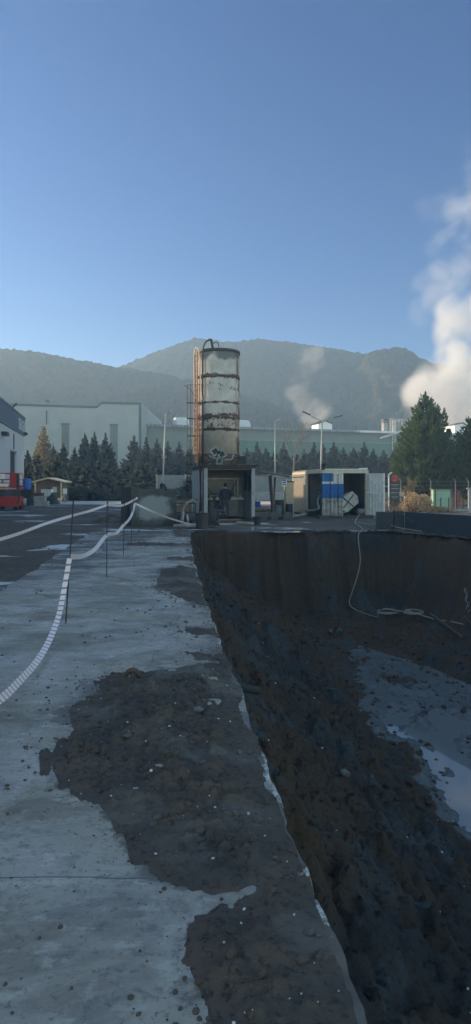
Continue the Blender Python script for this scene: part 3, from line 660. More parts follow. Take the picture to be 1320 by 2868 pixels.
def build_silo():
    X, Y, r = -1.02, 37.6, 1.255
    t = thing('silo', 'tall rusty cream cement silo rising behind the open site cabin', 'silo', (X, Y, 0))
    ms = m_silo(); top = 9.65
    mb = MB(); mb.lathe([(r, 3.4), (r, 4.97), (r+.012, 4.98), (r+.012, 6.53), (r, 6.54), (r, top-.05)], n=56); mb.build('body', ms, t, True)
    mb = MB(); mb.lathe([(r, top-.16), (r+.045, top-.15), (r+.045, top), (r-.1, top+.02), (0, top+.12)], n=56); mb.build('roof', M['dark'], t, True)
    for h, q in ((8.07, .035), (5.72, .035), (3.5, .03)):
        mb = MB(); mb.lathe([(r+.005, h-.07), (r+q, h-.06), (r+q, h+.05), (r+.005, h+.06)], n=56)
        mb.f = mb.f[:-2]; mb.mi = mb.mi[:-2]; mb.build('ring_band', pm('ring_rust', (.10, .075, .06), (.06, .045, .04), scale=5, rough=.95, dirt=(.3, .26, .22), damt=.58), t, True)
    mb = MB(); mb.lathe([(r-.04, 2.6), (r-.04, 3.41)], n=40); mb.build('skirt', M['rust'], t, True)
    for a in (45, 135, 225, 315):
        mb = MB(); mb.tube([((r-.15)*math.cos(R(a)), (r-.15)*math.sin(R(a)), 0), ((r-.15)*math.cos(R(a)), (r-.15)*math.sin(R(a)), 2.7)], .1, 8); mb.build('leg', M['dark'], t)
    mb = MB(); mb.tube([(.17*math.cos(a)-.12, -r+.05, top+.16+.17*math.sin(a)) for a in np.linspace(-.5, 3.7, 14)], .03, 6); mb.build('lifting_eye', M['dark'], t, True)
    # ladder standing off the left limb
    ph = R(64); nx, ny = -math.sin(ph), -math.cos(ph); tx, ty = math.cos(ph), -math.sin(ph)
    def LP(u, off, z): return (nx*(r+off)+tx*u, ny*(r+off)+ty*u, z)
    ld = MB()
    for u in (-.24, .24): ld.tube([LP(u, .2, 2.9), LP(u, .2, top+.0)], .04, 6)
    ld = ld.build('ladder', M['orange_steel'], t)
    for z in np.arange(3.05, 9.6, .29): rg = MB(); rg.tube([LP(-.24, .2, z), LP(.24, .2, z)], .026, 5); rg.build('rung', M['cream'], ld)
    for z in (3.6, 5.2, 6.6, 8.1, 9.3):
        for u in (-.24, .24): br = MB(); br.tube([LP(u, .2, z), LP(u*.8, 0, z)], .022, 5); br.build('ladder_bracket', M['orange_steel'], ld)
    # open safety rail standing off to the left
    rl = MB()
    for q in (-1.62, -1.83): rl.tube([(q, -.55, 1.75), (q, -.55, 7.62)], .022, 6)
    for z in (1.75, 2.95): rl.tube([(-1.83, -.55, z), (-1.1, -.6, z)], .022, 5)
    rl.tube([(-1.83, -.55, 7.62), (-1.62, -.55, 7.62), (-1.3, -.5, 7.64), (-.9, -.95, 7.6)], .022, 5)
    rl.tube([(-1.98, -.55, 7.6), (-1.62, -.55, 7.35), (-1.42, -.6, 7.0), (-1.28, -.6, 6.5)], .022, 5)
    rl.build('safety_rail', M['dark'], t)
    for z in (6.56, 5.64, 4.62, 3.47):
        mb = MB(); mb.box((-1.32, -.58, z), (1.0, .06, .06)); mb.tube([(-.85, -.6, z), (-.55, -1.2, z-.03)], .025, 5); mb.build('rail_bracket', M['dark'], t)
    # filling pipe over the top and the slack hoses
    ph2 = R(41); P = lambda off, z: ((-math.sin(ph2))*(r+off), -math.cos(ph2)*(r+off), z)
    mb = MB(); mb.tube([P(.1, 2.7), P(.1, 5), P(.1, 7.2), P(.09, 9.2), P(.04, 9.75), P(-.12, 10.05), P(-.4, 10.25)], .05, 8)
    mb.tube([P(-.4, 10.25), (-.42, -.45, 10.32), (-.30, -.5, 9.7)], .075, 8); mb.build('filling_pipe', M['hose_dark'], t, True)
    hp = [LP(-.2, .28, 4), LP(-.05, .28, 6), LP(.02, .3, 8), LP(-.02, .3, 9.3), LP(.12, .26, 9.75), LP(.4, .2, 9.55), LP(.55, .16, 8.6), LP(.6, .14, 7.4), LP(.75, .12, 6.6)]
    def sm(P, n=5):
        P = [Vector(p) for p in P]; o = []
        for i in range(len(P)-1):
            a, b, c, d = P[max(i-1, 0)], P[i], P[i+1], P[min(i+2, len(P)-1)]
            for k in range(n):
                q = k/n; o.append(.5*((2*b)+(c-a)*q+(2*a-5*b+4*c-d)*q*q+(3*b-a-3*c+d)*q**3))
        return o+[P[-1]]
    globals()['smooth'] = sm
    mb = MB(); mb.tube(sm(hp), .032, 7); o = mb.build('silo_hose', M['cream'], smooth=True, loc=(X, Y, 0)); tag(o, 'pale hose looped over the top rim beside the silo ladder', 'hose')
    mb = MB(); mb.tube(sm([LP(-.05, .3, 2.9), LP(.1, .27, 4.4), LP(.0, .3, 5.8), LP(.06, .27, 7.4), LP(.02, .27, 9.5)]), .028, 6); o = mb.build('silo_hose', M['orange_steel'], smooth=True, loc=(X, Y, 0)); tag(o, 'rusty brown hose running straight down the silo ladder', 'hose')
build_silo()

# ------------------------------------------------------------------ site cabin (open container) below the silo
YAW = R(9.5)
def corr(mb, x0, x1, z0, z1, y, dep=.035, pitch=.2, th=.02):      # corrugated sheet in the x-z plane, thickness along y
    n = max(2, int(round((x1-x0)/pitch))); pts = []
    for i in range(n):
        a = x0+(x1-x0)*i/n; w = (x1-x0)/n
        pts += [(a, y), (a+w*.32, y), (a+w*.5, y+dep), (a+w*.82, y+dep)]
    pts.append((x1, y)); poly = pts+[(p[0], p[1]+th) for p in reversed(pts)]
    mb.prism(poly, z0, z1, 'z'); return mb
def corr_y(mb, y0, y1, z0, z1, x, **k):                           # the same along y
    q = MB(); corr(q, y0, y1, z0, z1, 0, **k)
    mb.add([(x+p[1], p[0], p[2]) for p in q.v], [tuple(reversed(f)) for f in q.f]); return mb
M['lampgrey'] = pm('lamp_grey', (.33, .33, .32), (.2, .2, .2), dirt=(.12, .1, .09), damt=.6)
CX, CY = -1.5, 30.1
def build_cabin():
    t = thing('site_cabin', 'white steel site cabin with its front side open, under the silo', 'container', (CX, CY, 0), YAW)
    w, L, h = 2.48, 6.0, 2.66
    fr = pm('cabin_white', (.30, .315, .33), (.24, .255, .27), rough=.55, dirt=(.1, .09, .08), damt=.62)
    for x in (0, w-.17):
        for y in (0, L-.17):
            mb = MB(); mb.b2((x, y, 0), (x+.17, y+.17, h-.12)); mb.build('post', fr, t)
    mb = MB(); mb.b2((-.005, -.02, h-.13), (w+.005, .17, h)); mb.b2((.005, .17, h-.12), (.12, L, h-.003)); mb.b2((w-.12, .17, h-.12), (w-.005, L, h-.003)); mb.b2((0, L-.17, h-.12), (w, L, h-.002)); mb.build('roof_beam', M['dark'], t)
    mb = MB(); mb.b2((-.05, -.1, h), (w+.28, L+.02, h+.05)); mb.build('roof', M['dark'], t)
    mb = MB(); mb.b2((.17, .17, .0), (w-.17, L-.17, .06)); mb.build('floor', M['dark'], t)
    mb = MB(); corr_y(mb, .17, L-.17, .1, h-.12, .02, dep=.03, pitch=.35); mb.build('left_wall', fr, t)
    mb = MB(); mb.b2((w-.09, .17, .06), (w-.05, L-.17, h-.12)); mb.build('right_wall', fr, t)
    inn = pm('inner_panel', (.22, .215, .19), (.18, .175, .155), rough=.7, dirt=(.15, .13, .1), damt=.64)
    mb = MB(); mb.b2((.17, .17, h-.2), (w-.17, 2.4, h-.15)); cl = mb.build('ceiling', inn, t)
    mb = MB(); mb.box((1.45, 1.0, h-.215), (.42, .42, .03)); mb.build('ceiling_lamp', M['black'], cl)
    mb = MB(); mb.b2((.17, 2.3, 2.05), (w-.17, 2.36, h-.2)); mb.b2((.17, 2.3, .06), (w-.17, 2.36, 1.1)); mb.b2((.17, 2.3, 1.1), (.26, 2.36, 2.05)); mb.b2((2.05, 2.3, 1.1), (w-.17, 2.36, 2.05)); mb.build('rear_panel', inn, t)
    mb = MB(); mb.b2((.26, 2.345, 1.1), (2.05, 2.365, 2.05)); wn = mb.build('window', pm('dusty_glass', (.13, .14, .13), (.10, .11, .105), rough=.3, scale=1.5, bump=0, dirt=(.2, .2, .16), damt=.55, dscale=1.2), t)
    mb = MB(); mb.b2((.2, 2.27, 2.02), (2.1, 2.3, 2.1)); mb.b2((.2, 2.27, 1.05), (2.1, 2.3, 1.1)); mb.b2((1.98, 2.27, 1.1), (2.06, 2.3, 2.02)); mb.b2((1.85, 2.28, 1.1), (1.89, 2.3, 2.02)); mb.build('window_frame', M['white'], wn)
    for x in (0, w-.19):
        mb = MB(); c = [(x+.095+.1*sx, .1+.1*sz) for sx, sz in ((-1, -1), (1, -1), (1, 1), (-1, 1))]
        mb.prism(c, -.05, -.012, 'y'); mb.tube([(x+.095, -.055, .1), (x+.095, -.051, .1)], .045, 10, mi=1); mb.build('corner_casting', [M['rust'], M['black']], t)
    mb = MB(); mb.tube([(-.05, -.03, .1), (-.05, -.03, h-.05)], .035, 8); mb.build('down_pipe', M['hose_dark'], t)
    mb = MB(); mb.b2((-.01, -.06, -.02), (w+.02, .0, .0)); 
    # desk with the control gear
    d = thing('control_desk', 'long white control desk with grey cabinet front inside the open cabin', 'desk', (0, 0, 0), 0); d.parent = None
    d.matrix_world = t.matrix_world
    d.location = (CX, CY, .06); d.rotation_euler = (0, 0, YAW)
    mb = MB(); mb.b2((.22, 1.75, .92), (2.28, 2.28, .98)); mb.build('desk_top', M['white'], d)
    mb = MB(); mb.b2((1.25, 1.8, .1), (1.95, 2.25, .91)); mb.build('cabinet', M['grey_panel'], d)
    mb = MB(); mb.b2((.24, 1.84, .1), (1.24, 2.24, .91)); mb.build('cabinet', pm('desk_panel', (.12, .125, .13), (.09, .095, .1)), d)
    mb = MB(); mb.prism([(1.78, .98), (2.26, .98), (2.26, 1.16), (1.9, 1.1)], .5, 2.2, 'x'); c = mb.build('console', M['white'], d)
    for x in np.arange(.6, 2.1, .19): mb = MB(); mb.box((x, 1.86, 1.09), (.12 if .9 < x < 1.2 else .09, .04, .05)); mb.build('switch', M['black'], c)
    mb = MB(); mb.box((1.62, 2.0, 1.2), (.22, .16, .17)); tag(mb.build('radio', M['black'], loc=(CX, CY, .06)), 'small black radio standing on the control desk', 'radio'); bpy.data.objects['radio'].rotation_euler = (0, 0, YAW)
    mb = MB(); mb.box((.36, 1.98, 1.14), (.16, .2, .32)); o = mb.build('oil_can', M['black'], loc=(CX, CY, .06)); o.rotation_euler = (0, 0, YAW); tag(o, 'black canister at the left end of the control desk', 'canister')
    # jacket on the right wall
    mb = MB(); mb.prism([(.5, 2.28), (.75, 2.3), (.95, 2.1), (1.0, 1.5), (.35, 1.42), (.32, 1.9)], 2.13, 2.26, 'x'); o = mb.build('jacket', pm('dark_cloth', (.012, .016, .025), (.02, .024, .03), rough=.95), loc=(CX, CY, .0)); o.rotation_euler = (0, 0, YAW); tag(o, 'dark jacket hanging on the right inner wall of the cabin', 'jacket')
    # hoses drooping on the left wall
    for i, (pts, m, lab) in enumerate(((([-.1, .5, 2.75], [-.16, .35, 2.5], [-.15, .3, 1.6], [-.12, .25, 1.0], [-.12, .2, .5]), M['hose_red'], 'dark red hose hanging down the rear of the cabin left wall'),
          (([-.04, .1, 2.72], [-.14, .2, 2.35], [-.12, .45, 1.6], [-.12, .6, .9], [-.12, .9, .3]), M['hose_red'], 'dark red hose crossing the cabin left wall near its front post'))):
        mb = MB(); mb.tube(smooth(pts), .035, 6); o = mb.build('hose', m, smooth=True, loc=(CX, CY, 0)); o.rotation_euler = (0, 0, YAW); tag(o, lab, 'hose')
    # cables looping before the window
    mb = MB(); mb.tube(smooth([(.25, 2.2, 2.0), (.6, 2.2, 1.4), (1.15, 2.15, 1.12), (1.6, 2.2, 1.35), (1.95, 2.2, 1.95)]), .018, 5); o = mb.build('cable', M['hose_dark'], smooth=True, loc=(CX, CY, 0)); o.rotation_euler = (0, 0, YAW); tag(o, 'dark cable sagging in a loop before the cabin window', 'cable')
    # things on the roof edge
    def roofpos(px, py, d): return W(px, py, d)
    def lamp(px, py, w_, h_, rot, m, label):
        q = roofpos(px, py, 30.55); o = thing('floodlight', label, 'floodlight', q, 0, 'lamp housings dumped on the cabin roof'); o.rotation_euler = (0, rot, 0)
        mb = MB(); b = .055
        mb.b2((-w_/2, 0, -h_/2), (w_/2, .28, h_/2)); mb.build('housing', m, o)
        mb = MB(); mb.b2((-w_/2-b/2, -.04, h_/2-b), (w_/2+b/2, -.002, h_/2+b/2)); mb.b2((-w_/2-b/2, -.04, -h_/2-b/2), (w_/2+b/2, -.002, -h_/2+b)); mb.b2((-w_/2-b/2, -.04, -h_/2+b), (-w_/2+b, -.002, h_/2-b)); mb.b2((w_/2-b, -.04, -h_/2+b), (w_/2+b/2, -.002, h_/2-b)); mb.build('rim', m, o)
        mb = MB(); mb.b2((-w_/2+b, -.02, -h_/2+b), (w_/2-b, -.004, h_/2-b)); mb.build('lens', M['black'], o)
    lamp(603, 1264, .36, .34, R(-35), M['conc'], 'white lamp housing tilted highest on the cabin roof pile')
    lamp(622, 1272, .34, .34, R(-32), M['lampgrey'], 'white lamp housing tilted left, in the middle of the roof pile')
    lamp(615, 1292, .27, .27, 0, M['grey_panel'], 'small upright lamp housing with black front low on the roof pile')
    lamp(678, 1289, .36, .34, R(3), M['black'], 'black box lamp standing alone at the right of the cabin roof')
    def bits(name, items, m, label, cat):
        mb = MB(); [fn(mb) for fn in items]; tag(mb.build(name, m), label, cat)
    q = roofpos(598, 1290, 30.7)
    for px, py, ln, an, lab in ((597, 1282, .45, .5, 'white bent pipe lying at the left of the roof pile'), (636, 1287, .5, -.25, 'white elbow pipe at the right of the roof pile')):
        q = roofpos(px, py, 30.6); mb = MB(); c, s_ = math.cos(an), math.sin(an)
        mb.tube(smooth([q+Vector((-ln/2*c, 0, ln/2*s_)), q, q+Vector((ln/2*c, 0, -ln/2*s_*.3)), q+Vector((ln*.62*c, .02, .22))]), .045, 7); tag(mb.build('pipe', M['conc'], smooth=True), lab, 'pipe')
    for px, lab in ((648, 'leftmost of the brown boards leaning on the silo foot'), (655, 'middle brown board leaning on the silo foot'), (664, 'right brown board leaning on the silo foot next to the black lamp')):
        q = roofpos(px, 1302, 30.7); mb = MB(); mb.box((q.x, q.y, q.z+.2), (.1, .05, .42), (R(-12), R(random.uniform(-8, 8)), 0)); tag(mb.build('board', M['wood_dark']), lab, 'board', 'boards on the cabin roof')
    q = roofpos(605, 1294, 30.9); mb = MB()
    for k in range(9): mb.box((q.x+random.uniform(-.3, .2), q.y+random.uniform(0, .3), q.z-.1+.03*k), (random.uniform(.2, .5), .2, .03), (0, random.uniform(-.3, .3), random.uniform(-1, 1)))
    tag(mb.build('scrap_pile', M['grey_panel']), 'heap of grey scrap sheets under the roof lamps', 'scrap pile')
build_cabin()
def local(t_loc, yaw, p):
    c, s_ = math.cos(yaw), math.sin(yaw); return Vector((t_loc[0]+c*p[0]-s_*p[1], t_loc[1]+s_*p[0]+c*p[1], p[2]))

# ------------------------------------------------------------------ right container
RX, RY = 4.52, 33.1
def build_container():
    w, L, b, h = 2.6, 6.0, .10, 2.5
    t = thing('container', 'weathered white container with open blue and white doors at the pit rim', 'container', (RX, RY, 0), YAW)
    cm = pm('old_cream_sheet', (.52, .47, .38), (.42, .38, .31), rough=.65, dirt=(.16, .13, .1), damt=.6)
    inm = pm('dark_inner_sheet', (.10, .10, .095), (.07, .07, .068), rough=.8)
    for i, (x, y) in enumerate(((0, 0), (w-.16, 0), (0, L-.16), (w-.16, L-.16))):
        mb = MB(); mb.b2((x, y, b), (x+.16, y+.16, h-.14)); mb.build('post', M['dark'] if i == 0 else cm, t)
    mb = MB(); mb.b2((.0, -.005, h-.14), (w, .16, h+.02)); mb.build('front_beam', cm, t)
    mb = MB(); mb.b2((-.004, .16, h-.14), (.12, L, h)); mb.b2((w-.12, .16, h-.14), (w, L, h)); mb.b2((.12, L-.12, h-.14), (w-.12, L, h)); mb.build('roof_beam', cm, t)
    mb = MB(); corr_y(mb, .0, L, .05, w-.05, 0, dep=.05, pitch=.24); q = MB(); q.add([(p[2], p[1], h+.01+p[0]) for p in mb.v], mb.f); q.build('roof', cm, t)
    mb = MB(); mb.b2((0, 0, b-.14), (w, .16, b)); mb.b2((0, .16, b-.1), (.14, L, b)); mb.b2((w-.14, .16, b-.1), (w, L, b)); mb.b2((.14, .16, b-.03), (w-.14, L, b)); mb.build('floor_frame', M['dark'], t)
    mb = MB(); corr_y(mb, 2.63, L-.16, b, h-.14, .0, dep=.05, pitch=.22); mb.build('left_wall', cm, t)
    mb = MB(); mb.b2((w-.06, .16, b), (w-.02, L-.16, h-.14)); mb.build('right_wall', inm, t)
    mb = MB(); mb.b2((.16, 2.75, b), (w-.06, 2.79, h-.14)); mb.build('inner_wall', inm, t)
    mb = MB(); mb.b2((.16, L-.06, b), (w-.16, L-.02, h-.14)); mb.build('rear_wall', cm, t)
    # front doors
    blue = NG('blue_white_door'); x, y, z = blue.xyz()
    bl = blue.rng(z, 1.03, 1.05); up = blue.rng(z, 1.78, 1.80); st = blue.rng(z, 1.9, 1.92)
    c = blue.mix(blue.rng(blue.noise(3, 6, .7), .45, .6), (.42, .4, .37), (.24, .22, .2))
    c = blue.mix(bl, c, (.018, .13, .38)); c = blue.mix(up, c, (.62, .62, .6)); c = blue.mix(st, c, blue.mix(blue.rng(x, .62, .66), (.03, .16, .4), (.66, .62, .55)))
    c = blue.mix(blue.rng(blue.noise(9, 7, .7), .6, .68), c, (.10, .09, .085)); blue = blue.out(c, .6)
    def leaf(name, hx, ang, wd_, m, flip):
        o = bpy.data.objects.new(name, None); COL.objects.link(o); o.parent = t; o.location = (hx, 0, 0); o.rotation_euler = (0, 0, ang)
        return o
    beta = R(47); dw = 1.18
    def leafmesh(name, hx, ang, m, sgn):
        q = MB(); corr(q, 0.03, dw, b+.05, h-.18, -.02, dep=.04, pitch=.24, th=.03)
        q.b2((.0, -.03, b+.03), (.04, .05, h-.16)); q.b2((dw-.04, -.03, b+.03), (dw+.01, .05, h-.16))
        q.b2((.04, -.028, h-.22), (dw-.04, .05, h-.16)); q.b2((.04, -.028, b+.03), (dw-.04, .05, b+.1))
        v = [(sgn*p[0], p[1], p[2]) for p in q.v]; f = q.f if sgn > 0 else [tuple(reversed(k)) for k in q.f]
        mb = MB(); mb.add(v, f); o = mb.build(name, m, t); o.location = (hx, -.04, 0); o.rotation_euler = (0, 0, ang); return o
    d1 = leafmesh('door', .04, -beta, blue, 1); d1['label'] = 'blue and white corrugated door leaf'
    d2 = leafmesh('door', w-.04, R(112), M['white'], -1); d2['label'] = 'white corrugated door leaf swung wide open'
    for d, q in ((d1, .5), (d1, .95), (d2, -.5), (d2, -.95)):
        mb = MB(); mb.tube([(q, -.06, b+.05), (q, -.06, h-.2)], .018, 6); mb.box((q, -.07, 1.1), (.1, .04, .05)); mb.build('lock_rod', M['dark'], d)
    # side door post etc.
    mb = MB(); mb.box((.08, -.02, h+.12), (.16, .12, .2)); mb.lathe([(0, -.12), (.1, -.08), (.13, 0), (.1, .08), (0, .12)], (.12, 0, h+.3), 12); mb.tube([(.08, 0, h), (.12, 0, h+.25)], .02, 5)
    o = mb.build('siren', M['black']); o.location = (RX, RY, 0); o.rotation_euler = (0, 0, YAW); tag(o, 'round black siren on the front corner of the container roof', 'siren')
    # contents: a white hopper tilted on its side behind straps
    hp = thing('hopper', 'white sheet metal hopper lying tilted inside the open container', 'hopper', local((RX, RY), YAW, (1.72, .75, .82)), YAW)
    hp.rotation_euler = (R(0), R(-38), YAW)
    mb = MB(); A_ = [(-.62, -.28), (-.35, -.42), (.45, -.42), (.62, -.1), (.55, .3), (.2, .42), (-.4, .4), (-.62, .15)]
    n = len(A_); v = [(p[0], 0, p[1]) for p in A_]+[(p[0]*.7, .85, p[1]*.7) for p in A_]
    mb.add(v, [tuple(range(n)), tuple(range(2*n-1, n-1, -1))]+[(i, i+n, (i+1) % n+n, (i+1) % n) for i in range(n)]); mb.build('shell', M['white'], hp)
    for a in (R(78), R(-14)):
        mb = MB(); mb.box((0, -.02, 0), (1.0 if a < 1 else .8, .03, .05), (0, a, 0)); mb.build('strap', M['black'], hp)
    mb = MB(); mb.tube([(.4, .02, .32), (-.1, -.03, .4), (-.35, -.03, .1)], .03, 6); mb.build('handle', M['grey_panel'], hp)
    for (px, py, r_, lab) in ((948, 1420, .17, 'dark motor drum on the container floor left of the white hopper'), (1012, 1448, .16, 'small grubby drum on the container floor right of the white hopper')):
        p = W(px, py, 33.9 if px < 1000 else 33.7); o = thing('motor', lab, 'motor', (p.x, p.y, b), YAW)
        mb = MB(); mb.tube([(-.2, 0, r_+.05), (.2, 0, r_+.05)], r_, 14); mb.tube([(.2, 0, r_+.05), (.34, 0, r_+.05)], .05, 8); mb.build('housing', M['grey_panel'] if px > 1000 else M['dark'], o, False)
        mb = MB(); mb.box((0, 0, .03), (.4, .3, .06)); mb.build('foot', M['dark'], o)
    # pump behind the side opening
    p = local((RX, RY), YAW, (.65, 1.45, b)); pu = thing('pump', 'dark grout pump with grey cylinders behind the container side opening', 'pump', p, YAW)
    mb = MB(); mb.b2((-.35, -.5, 0), (.35, .5, .35)); mb.build('base', M['dark'], pu)
    for y, z, m in ((-.25, 1.25, M['grey_panel']), (.1, 1.4, M['dark']), (.4, 1.05, M['grey_panel'])):
        mb = MB(); mb.lathe([(.1, .35), (.1, z-.15), (.14, z-.13), (.14, z), (.05, z+.04)], (-.1, y, 0), 14); mb.build('cylinder', m, pu, True)
    mb = MB(); mb.tube(smooth([(-.2, .6, .9), (-.35, .2, .6), (-.45, -.3, .35), (-.6, .5, .2), (-.7, 1.5, .2)]), .06, 8); mb.build('pipe', M['conc'], pu, True)
    o = MB(); o.tube([(.16, .05, h+.06), (w-.3, .05, h+.07)], .02, 5); o.tube([(w-.5, .1, h+.08), (w-.05, .02, h+.1)], .045, 6); o = o.build('pipe', M['clean_white'], loc=(RX, RY, 0)); o.rotation_euler = (0, 0, YAW); tag(o, 'thin pale pipe lying along the front roof edge of the container', 'pipe')
    # skid below
    for y, lab in ((-.35, 'front steel beam under the container on the pit rim'), (-.75, 'long dark beam lying in front of the container skid')):
        mb = MB(); mb.b2((-.3, y-.1, -.02), (w+.1 if y > -.5 else w-.7, y+.08, .14 if y > -.5 else .09)); o = mb.build('beam', M['dark'], loc=(RX, RY, 0)); o.rotation_euler = (0, 0, YAW); tag(o, lab, 'beam')
    # warning tape across the right door
    mb = MB(); a = local((RX, RY), YAW, (w-.2, -.1, 1.32)); e = local((RX, RY), YAW, (w+.42, -1.1, 1.28)); n = 7
    for i in range(n):
        p0, p1 = a.lerp(e, i/n), a.lerp(e, (i+.6)/n); mb.box((p0+p1)/2, ((p1-p0).length, .012, .07), (0, 0, math.atan2((p1-p0).y, (p1-p0).x)))
    mb.tube([a, e], .006, 4); tag(mb.build('warning_tape', M['clean_white']), 'short warning tape tied across the white container door', 'tape')
build_container()

# ------------------------------------------------------------------ between the two: canopy, cabinet, barrels, beams
def build_between():
    t = thing('canopy', 'dark flat canopy roof on two poles between cabin and container', 'canopy', (0, 0, 0))
    mb = MB(); a, b_, c, d = W(714, 1321, 30.6), W(812, 1337, 32.8), W(812, 1333, 35.0), W(714, 1319, 34)
    mb.add([a, b_, c, d]+[p+Vector((0, 0, .06)) for p in (a, b_, c, d)], [(3, 2, 1, 0), (4, 5, 6, 7), (0, 1, 5, 4), (1, 2, 6, 5), (2, 3, 7, 6), (3, 0, 4, 7)]); mb.build('roof_sheet', M['dark'], t)
    p = W(757, 1330, 31.8); q = W(766, 1472, 31.8); mb = MB(); mb.tube([(q.x, q.y, 0), (p.x, p.y, p.z)], .085, 7); mb.build('post', M['dark'], t)
    p = W(771, 1345, 33.6); mb = MB(); mb.tube([(p.x-.1, p.y, 0), (p.x, p.y, p.z+.2)], .05, 7); mb.build('post', M['wood'], t)
    p = W(720, 1332, 31.2); q = W(850, 1336, 33.9); mb = MB(); mb.tube([p, W(790, 1338, 32.4), q], .03, 6); mb.build('eave_pipe', M['steel'], t)
    sg = W(797, 1351, 33); s_ = thing('sign', 'small white notice with blue lines hanging under the canopy edge', 'sign', sg, .1)
    mb = MB(); mb.b2((-.13, 0, -.2), (.13, .02, .2)); mb.build('board', M['clean_white'], s_)
    mb = MB()
    for z in (.11, .0, -.11): mb.b2((-.1, -.008, z-.028), (.1, -.002, z+.028))
    mb.build('lettering', M['blue_plastic'], s_)
    p = W(811, 1450, 36.4); c = thing('cabinet', 'narrow cream cabinet catching the sun beside the container', 'cabinet', (p.x, p.y, 0), YAW)
    mb = MB(); mb.b2((-.2, 0, 0), (.26, .5, 1.9)); mb.build('body', M['cream'], c); mb = MB(); mb.b2((-.24, -.04, 1.9), (.3, .54, 1.95)); mb.build('lid', M['dark'], c)
    def barrel(px, py, d, r, h, m, label, band=None, hd=False, z0=0, cat='barrel'):
        p = W(px, py, d); o = thing('barrel', label, cat, (p.x, p.y, z0), 0, 'barrels between the two containers'); mb = MB()
        mb.lathe([(r*.96, 0), (r, .02), (r, h*.3), (r*1.03, h*.33), (r, h*.36), (r, h*.64), (r*1.03, h*.67), (r, h*.7), (r, h-.03), (r*.96, h)], n=20); mb.build('body', m, o, False)
        mb = MB(); mb.lathe([(r*1.04, h), (r*1.04, h+.03), (r*.9, h+.04), (0, h+.04)], n=20); mb.build('lid', band or m, o)
        if hd: mb = MB(); mb.tube([(r*.85*math.cos(a), 0, h+.02+r*.5*math.sin(a)) for a in np.linspace(0, math.pi, 10)], .022, 5); mb.build('handle', M['steel'], o)
    z = W(0, 1421, 36)[2]
    barrel(722, 1421, 36, .17, .34, M['blue_plastic'], 'bright blue tub on the timber pile right of the cabin', M['clean_white'], z0=max(z, .4), cat='tub')
    barrel(777, 1446, 33.5, .24, .62, pm('grey_blue_drum', (.10, .13, .17), (.08, .1, .13)), 'grey blue drum standing behind the canopy post', cat='drum')
    barrel(810, 1446, 34.4, .2, .66, M['navy_plastic'], 'dark navy can with a hoop handle beside the container wall', hd=True, cat='can')
    barrel(783, 1418, 38, .28, .8, pm('olive_drum', (.09, .085, .05), (.07, .065, .04)), 'olive drum behind the grey blue drum', cat='drum')
    rn = random.Random(4)
    for k, (px, py, lab) in enumerate(((722, 1424, 'topmost timber of the pile under the blue tub'), (735, 1430, 'second timber of the pile under the blue tub'), (740, 1437, 'third timber of the pile right of the cabin'), (733, 1443, 'lowest timber of the pile right of the cabin'))):
        p = W(px, py, 34.5+.3*k*-1); mb = MB(); mb.box((0, 0, 0), (1.35-.1*k, .16, .1), (0, R(6-5*k), R(rn.uniform(-12, 12)))); o = mb.build('timber', M['wood'] if k % 2 else M['conc'], loc=(p.x, p.y, max(p.z, .1))); tag(o, lab, 'timber', 'timbers piled between the containers')
    mb = MB(); mb.b2((-.9, -.3, 0), (.5, .3, .4)); p = W(735, 1452, 34.6); tag(mb.build('crate', M['wood_dark'], loc=(p.x, p.y, 0)), 'low dark crate carrying the timber pile', 'crate')
    a, b_ = W(712, 1450, 30.9), W(858, 1440, 33.2); mb = MB(); mid = (a+b_)/2+Vector((0, 0, -.1)); mb.tube(smooth([a, mid, b_]), .07, 8); tag(mb.build('pipe', M['grey_panel'], smooth=True), 'grey pipe running across from the cabin to the container', 'pipe')
    a, b_ = W(722, 1448, 31.0), W(815, 1448, 32.2); mb = MB(); mb.tube([a, b_], .09, 8); tag(mb.build('beam', M['dark']), 'dark steel beam resting on the concrete blocks', 'beam')
    for k, (px, lab) in enumerate(((721, 'first concrete block from the cabin under the steel beam'), (736, 'second concrete block from the cabin under the steel beam'), (766, 'concrete block at the foot of the canopy post'), (806, 'concrete block nearest the container under the steel beam'))):
        p = W(px, 1470, 30.9+k*.35); mb = MB(); mb.b2((-.24, -.2, 0), (.24, .2, .22)); mb.b2((-.17, -.17, .22), (.17, .17, .34)); o = mb.build('concrete_block', pm('wet_concrete', (.09, .09, .09), (.06, .06, .06)) if k == 0 else bpy.data.materials['wet_concrete'], loc=(p.x, p.y, 0)); tag(o, lab, 'concrete block', 'blocks under the steel beam')
    # pallet before the cabin
    p = W(644, 1474, 29.3); t = thing('pallet', 'pale wooden pallet on the ground in front of the cabin', 'pallet', (p.x, p.y, 0), .04)
    for y in (-.35, 0, .35):
        mb = MB(); mb.b2((-.52, y-.05, 0), (.52, y+.05, .02)); mb.build('bottom_board', M['wood'], t)
        for x in (-.46, 0, .46): mb = MB(); mb.b2((x-.06, y-.05, .02), (x+.06, y+.05, .1)); mb.build('block', M['wood'], t)
    for y in np.linspace(-.36, .36, 5): mb = MB(); mb.b2((-.52, y-.06, .1), (.52, y+.06, .125)); mb.build('top_board', M['wood'], t)
    # puddles of slurry between pit and cabins
    mb = MB(); rr = random.Random(8)
    for (px, py, wx, wy) in ((740, 1478, .9, .35), (800, 1489, .8, .22), (690, 1484, .5, .15), (860, 1481, .6, .15), (1010, 1486, .7, .16)):
        g = G(px, py); n = 22; mb.add([(g.x+wx*(1+.25*rr.uniform(-1, 1))*math.cos(2*math.pi*k/n), g.y+wy*2*(1+.3*rr.uniform(-1, 1))*math.sin(2*math.pi*k/n), -.006) for k in range(n)], [tuple(range(n))])
